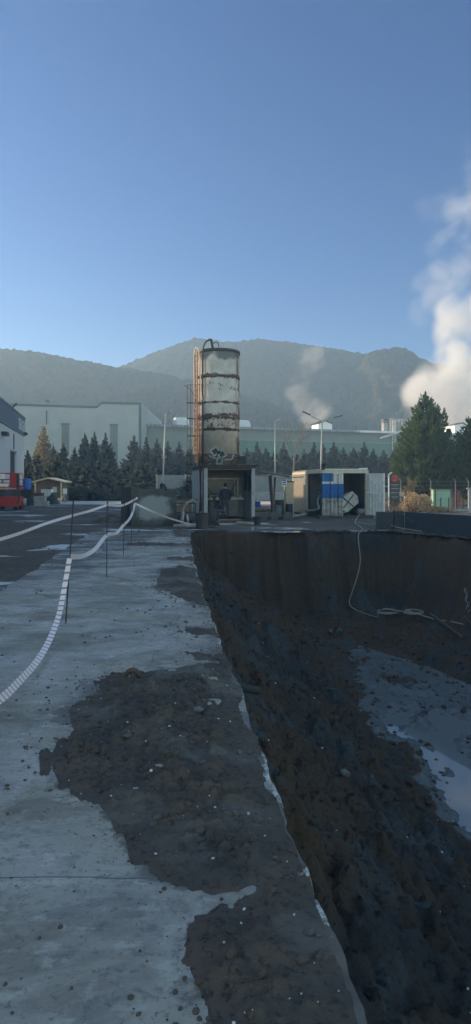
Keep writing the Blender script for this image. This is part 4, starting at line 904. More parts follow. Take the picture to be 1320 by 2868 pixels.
    sp = NG('slurry'); sp.out((.3, .31, .32), .12, 0, .6); struct(mb.build('water', sp.m), 'pale slurry puddles between the pit rim and the cabins')
build_between()

# ------------------------------------------------------------------ concrete tank at the end of the tapes
def build_tank():
    t = thing('concrete_tank', 'dark stained concrete tank with a pale patch at the slab end', 'tank', (-4.35, 26.3, 0), R(20.5))
    g = NG('stained_concrete'); x, y, z = g.xyz()
    dist = g.math('ADD', g.math('POWER', g.math('DIVIDE', g.math('SUBTRACT', x, .95), .75), 2.0), g.math('POWER', g.math('DIVIDE', g.math('SUBTRACT', z, .75), .55), 2.0))
    f = g.rng(g.math('ADD', dist, g.math('MULTIPLY', g.math('SUBTRACT', g.noise(1.9, 7, .65), .5), 3.6)), .5, 1.6, .62, 0)
    c = g.mix(f, g.mix(g.rng(g.noise(1.6, 6, .65), .35, .65), (.032, .034, .034), (.07, .074, .075)), (.30, .33, .35)); g.bump(g.noise(12, 5), .3, .02); m = g.out(c, .8)
    w, L, h, th = 1.95, 2.4, 1.56, .14
    mb = MB(); mb.b2((0, 0, 0), (w, th, h)); mb.build('front_wall', m, t)
    mb = MB(); mb.b2((.002, th, 0), (th, L, h+.06)); mb.b2((w-th, th, 0), (w-.002, L, h)); mb.b2((th, L-th, 0), (w-th, L, h)); mb.build('side_wall', m, t)
    mb = MB(); mb.prism([(.5, .02), (1.15, .02), (1.15, .6), (1.0, .78), (.65, .78), (.5, .6)], -.02, .0, 'x'); mb.build('opening', M['black'], t)
    mb = MB(); mb.tube(smooth([(1.35, .2, 1.55), (1.3, .1, 1.75), (1.42, .05, 1.7), (1.5, -.03, 1.5)]), .06, 8); o = mb.build('hose', M['black'], smooth=True, loc=t.location); o.rotation_euler = (0, 0, R(20.5)); tag(o, 'short black hose hooked over the front edge of the concrete tank', 'hose')
    # heap of soil in front
    rr = np.linspace(0, 1, 12); n = 28; V = []
    c0 = G(428, 1468)
    for r in rr:
        for k in range(n):
            a = 2*math.pi*k/n; X = .85*r*math.cos(a); Y = .4*r*math.sin(a); V.append((X, Y, .3*(1-r**1.6)*(1+.0)+.06*float(fbm(X*4+3, Y*4, 3, 201))*(1-r)+(-.02 if r == 1 else 0)))
    Fq = [(i*n+k, i*n+(k+1) % n, (i+1)*n+(k+1) % n, (i+1)*n+k) for i in range(len(rr)-1) for k in range(n)]
    o = npmesh('soil_heap', V, Fq, bpy.data.materials['damp_soil'], True); o.location = (c0.x, c0.y, 0); tag(o, 'low heap of dark soil in front of the concrete tank', 'soil heap')
    # muddy rubble heap left of the tank
    o2 = o.copy(); o2.data = o.data; COL.objects.link(o2); q = G(312, 1462); o2.location = (q.x, q.y, 0); o2.scale = (1.1, 1, 1.2); o2['label'] = 'low heap of dark soil on the left of the concrete tank'
    # pump skid between tank and cabin
    p = G(520, 1474); s = thing('pump_skid', 'black pump skid with bent pipes left of the open cabin', 'pump', (p.x, p.y+.1, 0), YAW)
    mb = MB()
    for z in (.05, .55, .95):
        for y in (0, .7): mb.b2((-.45, y-.02, z-.025), (.42, y+.02, z+.025))
    for x in (-.45, .42):
        for y in (0, .7): mb.b2((x-.02, y-.02, 0), (x+.02, y+.02, .97))
    mb.build('frame', M['black'], s)
    mb = MB(); mb.lathe([(0, -.35), (.18, -.33), (.2, -.2), (.2, .3), (.12, .36), (0, .36)], n=14); q = MB(); q.add([(p_[2], p_[1]+.35, p_[0]+.3) for p_ in mb.v], mb.f); q.build('cylinder', M['dark'], s, True)
    mb = MB(); mb.tube(smooth([(-.2, -.05, .1), (-.1, -.05, .75), (.15, -.05, 1.02), (.35, .0, 1.05), (.45, .1, .7)]), .05, 8); mb.build('pipe', M['grey_panel'], s, True)
    mb = MB(); mb.tube([(-.15, -.1, .05), (-.1, -.12, .6)], .045, 7); mb.tube([(.1, -.1, .05), (.05, -.12, .5)], .05, 7); mb.build('valve', M['steel'], s, True)
    p = G(528, 1478); mb = MB()
    for k in range(4): mb.tube([(p.x-.6+.25*k, p.y-.1*k, .06), (p.x+.1+.2*k, p.y+.15-.07*k, .1)], .07, 8)
    tag(mb.build('pipes', M['conc'], smooth=True), 'short grey pipes lying in front of the pump skid', 'pipe')
    p = G(566, 1481); mb = MB(); mb.lathe([(.2, 0), (.24, .02), (.26, .6), (.27, .62), (.22, .6), (.2, .1), (0, .08)], n=16); o = mb.build('drum', M['dark'], loc=(p.x, p.y+.1, 0)); tag(o, 'open dark drum at the front left corner of the cabin', 'drum')
    # stacked brushwood behind
    mb = MB(); rn = random.Random(5); p = W(515, 1408, 31)
    for k in range(26): mb.box((p.x+rn.uniform(-.4, .4), p.y+rn.uniform(-.3, .3), .7+.012*k), (rn.uniform(.4, .9), .03, .03), (0, rn.uniform(-.2, .2), rn.uniform(-.7, .7)))
    mb.b2((p.x-.55, p.y-.3, 0), (p.x+.5, p.y+.4, .7)); tag(mb.build('lath_stack', M['wood']), 'stack of thin sunlit laths between tank and cabin', 'laths')
    # open machine inside the cabin front: engine and power pack
    p = local((CX, CY), YAW, (.42, .25, .06)); e = thing('engine', 'black engine block standing in the left corner of the cabin', 'engine', p, YAW)
    mb = MB(); mb.b2((-.2, -.1, .0), (.35, .4, .5)); mb.build('block', M['black'], e)
    mb = MB(); mb.tube([(.05, -.12, .35), (.05, -.2, .35)], .2, 16); mb.build('flywheel', M['dark'], e)
    mb = MB(); mb.b2((-.12, .0, .5), (.1, .3, .85)); mb.build('tank', M['dark'], e); mb = MB(); mb.tube([(.15, .2, .5), (.15, .2, .95), (.05, .2, 1.1)], .035, 7); mb.build('exhaust', M['rust'], e)
    p = local((CX, CY), YAW, (.95, .9, .45)); mb = MB(); mb.b2((-.16, 0, -.2), (.16, .2, .2)); mb.b2((-.05, .05, .2), (.1, .15, .26)); o = mb.build('canister', M['clean_white'], loc=p); o.rotation_euler = (0, R(12), YAW); tag(o, 'white plastic canister between the two workers', 'canister')
    p = local((CX, CY), YAW, (.95, .9, 0)); mb = MB(); mb.b2((-.2, -.02, .06), (.22, .25, .26)); o = mb.build('box', M['dark'], loc=p); o.rotation_euler = (0, 0, YAW); tag(o, 'dark box under the white canister in the cabin', 'box')
build_tank()
def build_clutter():
    p = G(598, 1472); mb = MB(); mb.tube([(p.x+.26*(1-.01*k)*math.cos(k*.55), p.y+.2*math.sin(k*.55), .03+.006*k) for k in range(34)], .028, 6)
    tag(mb.build('hose_coil', M['hose_dark'], smooth=True), 'coil of black hose on the ground in front of the crouching worker', 'hose')
    for px, py, ln, rz, m, lab in ((690, 1466, .9, .12, M['conc'], 'pale plank lying at the right foot of the cabin opening'), (688, 1471, .7, -.45, M['wood'], 'brown plank crossing the pale plank by the cabin'), (575, 1478, .8, .3, M['wood_dark'], 'dark wet plank at the left foot of the cabin')):
        q = G(px, py); mb = MB(); mb.box((0, 0, .04), (ln, .14, .035), (.05, .04, rz)); tag(mb.build('plank', m, loc=(q.x, q.y, 0)), lab, 'plank')
    q = G(721, 1470); mb = MB(); mb.lathe([(.13, 0), (.17, .34), (.18, .35), (.15, .35), (.12, .05), (0, .04)], n=18); tag(mb.build('bucket', M['black'], loc=(q.x, q.y, 0)), 'black bucket standing beside the right front post of the cabin', 'bucket')
    for px, d, h, lab in ((548, 30.6, .9, 'tall grey gas cylinder leaning at the cabin left wall'), (541, 31.6, .8, 'rear grey gas cylinder at the cabin left wall')):
        q = W(px, 1460, d); t = thing('gas_cylinder', lab, 'gas cylinder', (q.x-.12, q.y, 0)); mb = MB(); mb.lathe([(.1, 0), (.11, .03), (.11, h*.82), (.06, h*.93), (.03, h*.95), (.03, h)], n=14); mb.build('body', M['grey_panel'], t, True); mb = MB(); mb.tube([(0, 0, h), (0, 0, h+.08)], .035, 8); mb.build('valve', M['dark'], t)
build_clutter()
# ------------------------------------------------------------------ trees
def m_leaf(name, a, b, c3, tr=.0):
    g = NG(name); oi = g.n.new('ShaderNodeObjectInfo').outputs['Random']
    n = g.noise(1.3, 4, .6); c = g.mix(g.rng(n, .3, .7), a, b); c = g.mix(g.rng(g.noise(6, 3, .6), .52, .7, 0, .7), c, c3)
    c = g.mix(g.rng(oi, 0, 1, .0, .35, False), c, tuple(x*.6 for x in a))
    g.out(c, .85, 0, .15)
    tb = g.n.new('ShaderNodeBsdfTranslucent'); g.put(tb.inputs[0], c); ms = g.n.new('ShaderNodeMixShader'); ms.inputs[0].default_value = .38
    g.t.links.new(g.p.outputs[0], ms.inputs[1]); g.t.links.new(tb.outputs[0], ms.inputs[2]); g.t.links.new(ms.outputs[0], g.n['Material Output'].inputs[0]); return g.m
LEAF = m_leaf('conifer_foliage', (.06, .08, .045), (.085, .10, .055), (.13, .14, .08))
LEAF_Y = m_leaf('young_conifer_foliage', (.13, .145, .07), (.17, .18, .09), (.24, .23, .13))
LEAF_BIG = m_leaf('big_conifer_foliage', (.055, .095, .03), (.085, .125, .04), (.14, .17, .07))
LEAF_G = m_leaf('golden_foliage', (.24, .18, .08), (.18, .125, .055), (.32, .25, .12))
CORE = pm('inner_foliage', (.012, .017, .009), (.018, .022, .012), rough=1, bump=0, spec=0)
def conifer(name, h, r, n, seed, leaf, ls, base=.02, power=.8, belly=.16, up=.9, lob=.22, label='', group=None, open_=0.):
    rnd = np.random.RandomState(seed); t = thing(name, label, 'conifer', (0, 0, 0), 0, group)
    mb = MB(); mb.tube([(0, 0, -.1), (0, 0, h*.35), (.02, 0, h*.75), (0, 0, h*.97)], [.035*r+.07, .03*r+.05, .02*r+.02, .012], 7); mb.build('trunk', M['bark'], t)
    def env(tz, a):
        e = (1-tz)**power*np.minimum(1, .62+.38*np.clip(tz/belly, 0, 1))
        return r*e*(1+lob*vnoise(np.cos(a)*1.6+seed, np.sin(a)*1.6, tz*h*.9, seed)+.10*vnoise(np.cos(a)*4, np.sin(a)*4, tz*h*2.2, seed+1))
    nb = max(40, n//26)
    bz = np.clip(1-np.sqrt(rnd.rand(nb))*(1-base), base, .99); ba = rnd.rand(nb)*2*np.pi
    if open_: bz = np.clip(np.round(bz*13)/13+rnd.normal(0, .006, nb), base, .99); ba = np.round(ba*3.2/np.pi+bz*31)/3.2*np.pi+rnd.normal(0, .14, nb)
    bl = (.84+.36*rnd.rand(nb)); bi = rnd.randint(0, nb, n); u = 1-.62*rnd.rand(n)**1.3
    a = ba[bi]+rnd.normal(0, .16, n)*(1.25-u); tzb = bz[bi]; rad = env(tzb, a)*bl[bi]*u
    rise = rad*(.55 if not open_ else .10)*u
    tz = np.clip(tzb+rise/h+rnd.normal(0, .012, n)-(.045 if not open_ else .0), base*.6, .995); rad = np.minimum(rad, env(np.clip(tz-.03, 0, .99), a)*1.18+.02)
    ldr = rnd.rand(n) < .05; tz = np.where(ldr, .88+.115*rnd.rand(n)**1.5, tz); rad = np.where(ldr, r*(1.0-tz)*.55*rnd.rand(n), rad)
    pos = np.stack([rad*np.cos(a), rad*np.sin(a), tz*h], -1)
    out = np.stack([np.cos(a), np.sin(a), np.zeros(n)], -1)
    upv = up*(.7+.6*rnd.rand(n)) ; d = out*(1-.35*tz[:, None]) + np.array([0, 0, 1])*upv[:, None] + rnd.normal(0, .25, (n, 3)); d /= np.linalg.norm(d, axis=1)[:, None]
    sd = np.cross(d, rnd.normal(0, 1, (n, 3))); sd /= np.linalg.norm(sd, axis=1)[:, None]
    d = np.where(ldr[:, None], np.stack([rnd.normal(0, .3, n), rnd.normal(0, .3, n), np.ones(n)], -1), d); d /= np.linalg.norm(d, axis=1)[:, None]
    L = ls*(.6+.8*rnd.rand(n))*(1-.5*tz); wd_ = L*(.16+.12*rnd.rand(n))
    p0 = pos - d*L[:, None]*.35; p3 = pos + d*L[:, None]*.65; pm_ = pos - d*L[:, None]*.05
    V = np.stack([p0, pm_+sd*wd_[:, None], p3, pm_-sd*wd_[:, None]], 1).reshape(-1, 3); Fq = np.arange(4*n).reshape(-1, 4)
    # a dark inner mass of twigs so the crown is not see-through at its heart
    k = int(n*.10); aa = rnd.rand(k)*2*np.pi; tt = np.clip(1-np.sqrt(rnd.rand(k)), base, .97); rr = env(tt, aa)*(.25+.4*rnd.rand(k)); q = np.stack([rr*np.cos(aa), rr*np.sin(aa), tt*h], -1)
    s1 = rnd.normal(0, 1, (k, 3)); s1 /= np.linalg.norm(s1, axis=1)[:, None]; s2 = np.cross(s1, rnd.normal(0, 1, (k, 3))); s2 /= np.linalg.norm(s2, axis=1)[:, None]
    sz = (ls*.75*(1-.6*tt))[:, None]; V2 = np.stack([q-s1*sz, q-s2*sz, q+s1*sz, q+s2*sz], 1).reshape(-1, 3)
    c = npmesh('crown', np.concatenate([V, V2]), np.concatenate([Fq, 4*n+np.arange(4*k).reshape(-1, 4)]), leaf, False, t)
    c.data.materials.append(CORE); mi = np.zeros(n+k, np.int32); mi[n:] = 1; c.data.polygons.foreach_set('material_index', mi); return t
ORD = ['leftmost', 'second', 'third', 'fourth', 'fifth', 'sixth', 'seventh', 'eighth', 'ninth', 'tenth', 'eleventh', 'twelfth', 'thirteenth', 'fourteenth', 'fifteenth', 'sixteenth', 'seventeenth']
def build_trees():
    rn = random.Random(11)
    protos = [conifer('conifer_tree', 8.0, 1.55, 5200, 20+i, LEAF, .62, belly=.14, power=.72, up=1.1, label='x', group='conifers of the rear row') for i in range(3)]
    used = set()
    def place(lst, protos, d0, lab, h0, r0, used, w=1.0):
        for i, (px, py, hw) in enumerate(lst):
            d = d0+rn.uniform(-3, 3); q = W(px, py, d); sc = (1.5*hw/F*d/r0*w, 1.5*hw/F*d/r0*w, q.z/h0); k = i % len(protos)
            label = lab.format(ORD[i])
            if protos[k].name not in used:
                o = protos[k]; used.add(o.name); o.location = (q.x, q.y, 0); o.scale = sc; o.rotation_euler = (0, 0, rn.uniform(0, 6)); o['label'] = label
            else: dup(protos[k], (q.x, q.y, 0), rn.uniform(0, 6), sc, label)
    place([(78,1262,26),(105,1252,27),(150,1250,27),(178,1243,27),(210,1255,25),(238,1216,28),(265,1212,28),(296,1214,30)], protos, 86, '{} of the tall dark conifers standing before the grey factory windows', 8.0, 1.55, used)
    place([(376,1222,33),(410,1226,30),(440,1230,30),(470,1238,30),(502,1240,30),(532,1250,26)], protos, 86, '{} of the tall dark conifers between the grey factory and the silo', 8.0, 1.55, used)
    place([(692,1256,27),(720,1240,30),(746,1256,28),(770,1262,26),(795,1240,28),(828,1264,28),(852,1260,26),(880,1240,30),(905,1246,28),(935,1240,30),(962,1254,28),(990,1256,30),(1020,1240,28),(1046,1258,30),(1075,1262,28),(1102,1264,30)], protos, 88, '{} from left of the dark conifers between the silo and the big conifer', 8.0, 1.55, used, 1.08)
    yp = [conifer('young_conifer', 4.6, .95, 1500, 40+i, LEAF_Y, .62, belly=.1, power=.9, up=.75, label='x', group='young conifers of the front row', open_=1.0) for i in range(3)]
    place([(76,1300,20),(105,1274,24),(138,1292,20),(161,1270,24),(192,1302,19),(219,1298,20),(244,1300,21),(273,1294,22),(302,1290,23),(328,1312,20),(352,1303,21),(384,1309,21),(410,1298,24),(438,1314,21),(528,1335,26)], yp, 74.5, '{} from left of the young pale green conifers in the front row', 4.6, .95, used, 1.12)
    # low dark hedge joining the young trees
    b = conifer('hedge', 3.0, 1.5, 1600, 60, LEAF, .5, belly=.3, power=.5, up=.7, label='x', group='hedge bushes behind the road')
    hl = ['behind the shed', 'right of the shed', 'below the golden tree at its right', 'between shed and tank', 'left of the tank', 'behind the tank left half', 'behind the tank right half']
    for i, px in enumerate((100, 150, 195, 240, 285, 330, 375)):
        q = W(px, 1350, 77+rn.uniform(-1, 1)); o = b if i == 0 else dup(b, (0, 0, 0)); o.location = (q.x, q.y, 0); o.scale = (1.2, .9, .75); o.rotation_euler = (0, 0, rn.uniform(0, 6)); o['label'] = 'dark hedge bush under the young conifers, ' + hl[i]; o['category'] = 'hedge bush'
    q = W(1192, 1098, 56); o = conifer('big_conifer', q.z, 2.75*56/50, 24000, 80, LEAF_BIG, .46, base=.10, belly=.3, power=.56, up=1.15, lob=.3, label='broad dense conifer, the largest tree, behind the yellow bush'); o.location = (q.x, q.y, 0)
    q = W(1352, 1122, 55); o = conifer('big_conifer', q.z, 2.75*55/48, 22000, 81, LEAF_BIG, .46, base=.08, belly=.3, power=.62, up=1.15, lob=.3, label='second broad conifer cut by the right side of the view'); o.location = (q.x, q.y, 0)
    # golden autumn tree
    d = 84; q = W(122, 1188, d); t = thing('golden_tree', 'slender golden autumn tree before the left part of the grey factory', 'tree', (q.x, q.y, 0)); h = q.z
    mb = MB(); mb.tube([(0, 0, 0), (.05, 0, h*.5), (0, 0, h*.95)], [.16, .1, .02], 6)
    for k in range(26):
        z = h*rn.uniform(.35, .92); a = rn.uniform(0, 6.28); l = (h-z)*.32+.2; mb.tube([(0, 0, z), (l*math.cos(a), l*math.sin(a), z+l*1.1)], [.04, .01], 4)
    mb.build('trunk', M['bark'], t)
    rs = np.random.RandomState(2); n = 1100; tt = .36+.64*(1-np.sqrt(rs.rand(n))); a = rs.rand(n)*6.28; rr = 1.35*np.minimum(1, (1-tt)*2.2+.06)*np.sqrt(rs.rand(n)); P = np.stack([rr*np.cos(a), rr*np.sin(a), tt*h], -1)
    s1 = rs.normal(0, 1, (n, 3)); s1 /= np.linalg.norm(s1, axis=1)[:, None]; s2 = np.cross(s1, rs.normal(0, 1, (n, 3))); s2 /= np.linalg.norm(s2, axis=1)[:, None]; sz = (.10+.1*rs.rand(n))[:, None]
    npmesh('crown', np.stack([P-s1*sz, P-s2*sz, P+s1*sz, P+s2*sz], 1).reshape(-1, 3), np.arange(4*n).reshape(-1, 4), LEAF_G, False, t)
    # leafless tree
    d = 80; q = W(825, 1158, d); t = thing('bare_tree', 'leafless grey tree rising above the conifers left of the twin lamp', 'tree', (q.x, q.y, 0)); h = q.z
    tr = MB(); tr.tube([(0, 0, 0), (-.1, 0, h*.3), (.05, 0, h*.6)], [.17, .13, .09], 7); tr.build('trunk', pm('grey_bark', (.16, .14, .12), (.12, .105, .09)), t); br = MB()
    def grow(p, dr, l, r, lev):
        e = p+dr*l; m = (p+e)/2+Vector((rn.uniform(-.08, .08), rn.uniform(-.08, .08), 0))*l; br.tube([p, m, e], [r, r*.8, r*.55], 4, False)
        if lev: 
            for k in range(4 if lev > 2 else 3):
                nd = (dr+Vector((rn.uniform(-.75, .75), rn.uniform(-.75, .75), rn.uniform(-.1, .5)))).normalized(); grow(p.lerp(e, rn.uniform(.5, 1)), nd, l*rn.uniform(.55, .8), r*.55, lev-1)
    for k in range(7): 
        a = k*2.4; z = h*(.4+.035*k); grow(Vector((.03, 0, z)), Vector((.75*math.cos(a), .75*math.sin(a), 1)).normalized(), h*.2, .055, 3)
    br.build('branches', bpy.data.materials['grey_bark'], t)
    # yellow-brown bush, dry reeds and the pruned street tree
    def bush(px, py, hpx, wpx, d, n, col, name, label, cat='bush'):
        q = W(px, py, d); rs = np.random.RandomState(px); wx = wpx/F*d/2; hh = hpx/F*d
        t = thing(name, label, cat, (q.x, q.y, 0)); mb = MB()
        for k in range(34):
            a = rs.rand()*6.28; x = wx*rs.uniform(-.8, .8); mb.tube([(x*.6, rs.uniform(-.3, .3), -.05), (x, rs.uniform(-.5, .5), hh*rs.uniform(.5, 1))], [.02, .008], 4, False)
        mb.build('stems', M['wood'], t)
        x = wx*rs.uniform(-1, 1, n); z = hh*np.maximum(.1, 1-(x/wx)**2*.75)*rs.rand(n)**.8*(1+.2*vnoise(x*3, 0, 0, 5)); P = np.stack([x, .7*rs.uniform(-1, 1, n), z], -1)
        s1 = rs.normal(0, 1, (n, 3)); s1 /= np.linalg.norm(s1, axis=1)[:, None]; s2 = np.cross(s1, rs.normal(0, 1, (n, 3))); s2 /= np.linalg.norm(s2, axis=1)[:, None]; sz = (.035+.05*rs.rand(n))[:, None]
        npmesh('leaves', np.stack([P-s1*sz, P-s2*sz*.7, P+s1*sz, P+s2*sz*.7], 1).reshape(-1, 3), np.arange(4*n).reshape(-1, 4), col, False, t)
    LB = m_leaf('tawny_leaves', (.44, .34, .19), (.34, .23, .12), (.52, .44, .28))
    bush(1170, 1440, 50, 96, 41, 1700, LB, 'autumn_bush', 'tawny yellow autumn bush behind the dark barrier')
    bush(1150, 1440, 104, 36, 42.5, 260, LEAF_G, 'autumn_bush', 'taller sparse yellow shrub rising at the left of the tawny bush')
    bush(1240, 1440, 16, 56, 40.5, 260, LB, 'autumn_bush', 'low tawny growth in front of the green kiosk')
    DG = m_leaf('dry_grass', (.3, .24, .14), (.22, .17, .1), (.36, .3, .18))
    def reeds(px, py, hpx, wpx, d, n, label):
        q = W(px, py, d); mb = MB(); rs = np.random.RandomState(px)
        for k in range(n):
            x = wpx/F*d/2*rs.uniform(-1, 1); y = rs.uniform(-.4, .4); l = hpx/F*d*rs.uniform(.5, 1); mb.tube([(x, y, -.02), (x+rs.normal(0, .1), y, l*.6), (x+rs.normal(0, .28), y, l)], [.016, .012, .004], 3, False)
        tag(mb.build('dry_reeds', DG, loc=(q.x, q.y, 0)), label, 'reeds')
    reeds(1068, 1440, 62, 36, 42, 40, 'dry pale reeds right of the open container in front of the parked car')
    reeds(1105, 1440, 34, 40, 43, 40, 'low dry reeds at the foot of the dark sign pylon')
    q = W(1297, 1440, 42); t = thing('pruned_tree', 'small pruned street tree with stubby branches by the kiosk', 'tree', (q.x, q.y, 0)); hh = W(0, 1394, 42).z
    mb = MB(); mb.tube([(0, 0, 0), (0, 0, hh)], [.06, .05], 6); mb.build('trunk', M['bark'], t); mb = MB()
    for k in range(7): a = k*2.1; mb.tube([(0, 0, hh-.05), (.25*math.cos(a), .25*math.sin(a), hh+.15), (.3*math.cos(a), .3*math.sin(a), hh+.35)], [.035, .03, .02], 5)
    mb.build('branches', M['bark'], t)
build_trees()

# ------------------------------------------------------------------ lamp posts, boundary wall
def build_lamps():
    def post(px, pytop, d, lean, kind, label):
        q = W(px, pytop, d); t = thing('street_lamp', label, 'street lamp', (q.x-lean, q.y, 0), 0, 'tall lamp posts'); h = q.z
        mb = MB(); mb.tube([(0, 0, 0), (lean*.5, 0, h*.5), (lean, 0, h)], [.10, .08, .055], 9); mb.b2((-.2, -.2, 0), (.2, .2, .05)); mb.build('pole', M['steel'], t, True)
        if kind == 1:
            mb = MB(); mb.tube([(lean, 0, h-.05), (lean+.05, 0, h+.15), (lean+.3, 0, h+.3)], .04, 6); mb.build('arm', M['steel'], t)
            mb = MB(); mb.box((lean+.42, 0, h+.28), (.5, .35, .22), (0, R(-25), 0)); mb.lathe([(0, -.2), (.14, -.16), (.2, 0), (.1, .12), (0, .14)], (lean+.5, 0, h+.26), 10); mb.build('lamp_head', M['lampgrey'], t)
            mb = MB(); mb.box((lean*.5, 0, h*.5), (.5, .25, .12)); mb.build('bracket', M['steel'], t)
        else:
            for sg, dz in ((-1, .75), (1, .42)):
                mb = MB(); mb.tube([(lean, 0, h-.1), (lean+sg*1.05, 0, h-.1+dz*.65)], .05, 6); mb.build('arm', M['steel'], t)
                mb = MB(); mb.box((lean+sg*1.5, 0, h-.08+dz), (.85, .3, .09), (0, -sg*math.atan2(dz*.55, .9), 0)); mb.build('lamp_head', M['dark'], t)
    post(464, 1161, 70, .35, 1, 'single headed lamp post between the grey factory and the silo')
    post(771, 1182, 80, 0, 1, 'single headed lamp post right of the silo before the green panels')
    post(903, 1177, 60, .2, 2, 'twin armed lamp post rising behind the white container')
    # boundary wall seen between the containers
    t = thing('boundary_wall', 'long grey boundary wall on a concrete base behind the containers', 'wall', (-9, 72, 0), R(2))
    mb = MB(); mb.b2((0, 0, 0), (26, .25, 1.0)); mb.build('base', M['conc'], t); mb = MB(); mb.b2((0, .06, 1.0), (26, .16, 2.9)); mb.build('panel', M['grey_panel'], t)
    for x in np.arange(0, 26.1, 3.25): mb = MB(); mb.b2((x-.1, -.06, 0), (x+.1, .3, 3.0)); mb.build('post', M['conc'], t)
build_lamps()

# ------------------------------------------------------------------ left side clutter
def build_left():
    # scissor lift
    d = 42.8; q = W(15, 1430, d); t = thing('scissor_lift', 'red scissor lift parked beside the hall with its platform lowered', 'scissor lift', (q.x, q.y, 0), R(8))
    w, L = 1.45, 2.5
    mb = MB(); mb.b2((-w/2, 0, .28), (w/2, L, .95)); mb.b2((-w/2-.02, -.03, .45), (w/2+.02, 0, .9)); mb.build('chassis', M['red'], t)
    for x in (-w/2+.1, w/2-.1):
        for y in (.35, L-.35):
            mb = MB(); mb.tube([(x-.1, y, .3), (x+.1, y, .3)], .3, 18); wh = mb.build('wheel', M['rubber'], t); mb = MB(); s_ = 1 if x > 0 else -1; mb.tube([(x+s_*.09, y, .3), (x+s_*.115, y, .3)], .15, 12); mb.build('rim', M['red'], wh)
    mb = MB()
    for k in range(3):
        z = .98+.16*k
        for x in (-.5, .5): mb.box((x, L/2, z), (.06, L*.95, .09), (R(4 if k % 2 else -4), 0, 0))
    mb.build('scissor_arms', M['dark'], t)
    mb = MB(); mb.b2((-w/2, -.05, 1.42), (w/2, L+.05, 1.62)); mb.build('platform', M['red'], t)
    mb = MB()
    for k in range(9): mb.box((-w/2+.08+k*.16, -.057, 1.49), (.07, .01, .07), (0, R(35), 0))
    mb.build('warning_stripes', M['clean_white'], t)
    mb = MB(); mb.b2((-.35, -.058, 1.53), (.3, -.054, 1.6)); mb.build('lettering', M['orange_steel'], t)
    mb = MB()
    for x in (-w/2+.03, -.2, w/2-.03): mb.b2((x-.025, -.03, 1.62), (x+.025, .02, 2.55)); mb.b2((x-.025, L-.03, 1.62), (x+.025, L+.02, 2.55))
    for z in (1.85, 2.1, 2.52): mb.b2((-w/2, -.02, z), (w/2, .01, z+.045)); mb.b2((-w/2, L-.02, z), (w/2, L+.01, z+.045)); mb.b2((-w/2, .01, z), (-w/2+.04, L-.02, z+.045)); mb.b2((w/2-.04, .01, z), (w/2, L-.02, z+.045))
    mb.build('guard_rail', M['red'], t)
    mb = MB(); mb.b2((w/2-.38, -.08, 1.75), (w/2-.05, -.035, 2.5)); mb.build('control_box', M['red'], t)
    mb = MB(); mb.b2((w/2-.02, .1, 1.5), (w/2+.12, .5, 2.5)); mb.tube([(w/2+.08, .3, .5), (w/2+.14, .25, 1.0), (w/2+.08, .3, 1.6)], .05, 6); mb.build('power_pack', M['dark'], t)
    mb = MB(); mb.b2((-w/2+.12, -.05, 1.63), (w/2-.5, -.035, 1.84)); mb.b2((-.3, -.05, 2.15), (.0, -.035, 2.5)); mb.build('sign_plate', M['clean_white'], t)
    def item(name, px, py, d, label, cat): q = W(px, py, d); return thing(name, label, cat, (q.x, q.y, 0))
    # blue covered pallet stack
    t = item('blue_container', 76, 1412, 58, 'bright blue covered tank standing high on a dark base beside the hall', 'tank')
    mb = MB(); mb.lathe([(.3, 1.3), (.36, 1.35), (.38, 1.8), (.37, 2.25), (.3, 2.35), (0, 2.36)], n=14); mb.build('tank', M['blue_plastic'], t); mb = MB(); mb.b2((-.5, -.3, 0), (.55, .5, 1.3)); mb.build('base', M['dark'], t)
    t = item('box', 108, 1400, 57, 'rusty brown box standing on its pallet before the shed', 'crate'); mb = MB(); mb.b2((-.4, -.3, .15), (.4, .4, 1.05)); mb.build('body', M['rust'], t); mb = MB(); mb.b2((-.45, -.35, 0), (.45, .45, .14)); mb.build('pallet', M['wood_dark'], t)
    t = item('water_tank', 132, 1400, 60, 'white caged water tank just before the shed wall', 'water tank'); mb = MB(); mb.b2((-.45, -.3, .7), (.45, .4, 1.35)); mb.build('tank', M['clean_white'], t); mb = MB()
    for x in np.linspace(-.47, .47, 7): mb.b2((x-.015, -.33, .6), (x+.015, -.3, 1.36))
    mb.b2((-.48, -.33, 0.55), (.48, .45, .68)); mb.b2((-.4, -.2, 0), (.4, .3, .55)); mb.build('cage', M['steel'], t)
    q = W(113, 1417, 52.6)
    for z, x, w_, lab in ((0, .15, 1.1, 'lower grey concrete block of the stack near the scissor lift'), (.42, 0, .9, 'upper grey concrete block of the stack near the scissor lift')):
        mb = MB(); mb.b2((-w_/2, -.3, 0), (w_/2, .3, .4)); tag(mb.build('concrete_block', M['conc'], loc=(q.x+x, q.y, z)), lab, 'concrete block', 'stacked concrete blocks')
    q = W(60, 1418, 51.5); mb = MB(); mb.tube([(-.5, 0, .34), (.35, .25, .34)], .33, 18, caps=False); mb.tube([(-.5, 0, .34), (.35, .25, .34)], .26, 18, caps=False); tag(mb.build('concrete_pipe', M['conc'], smooth=True, loc=q), 'short concrete pipe lying just right of the scissor lift', 'pipe'); bpy.data.objects['concrete_pipe'].location.z = 0
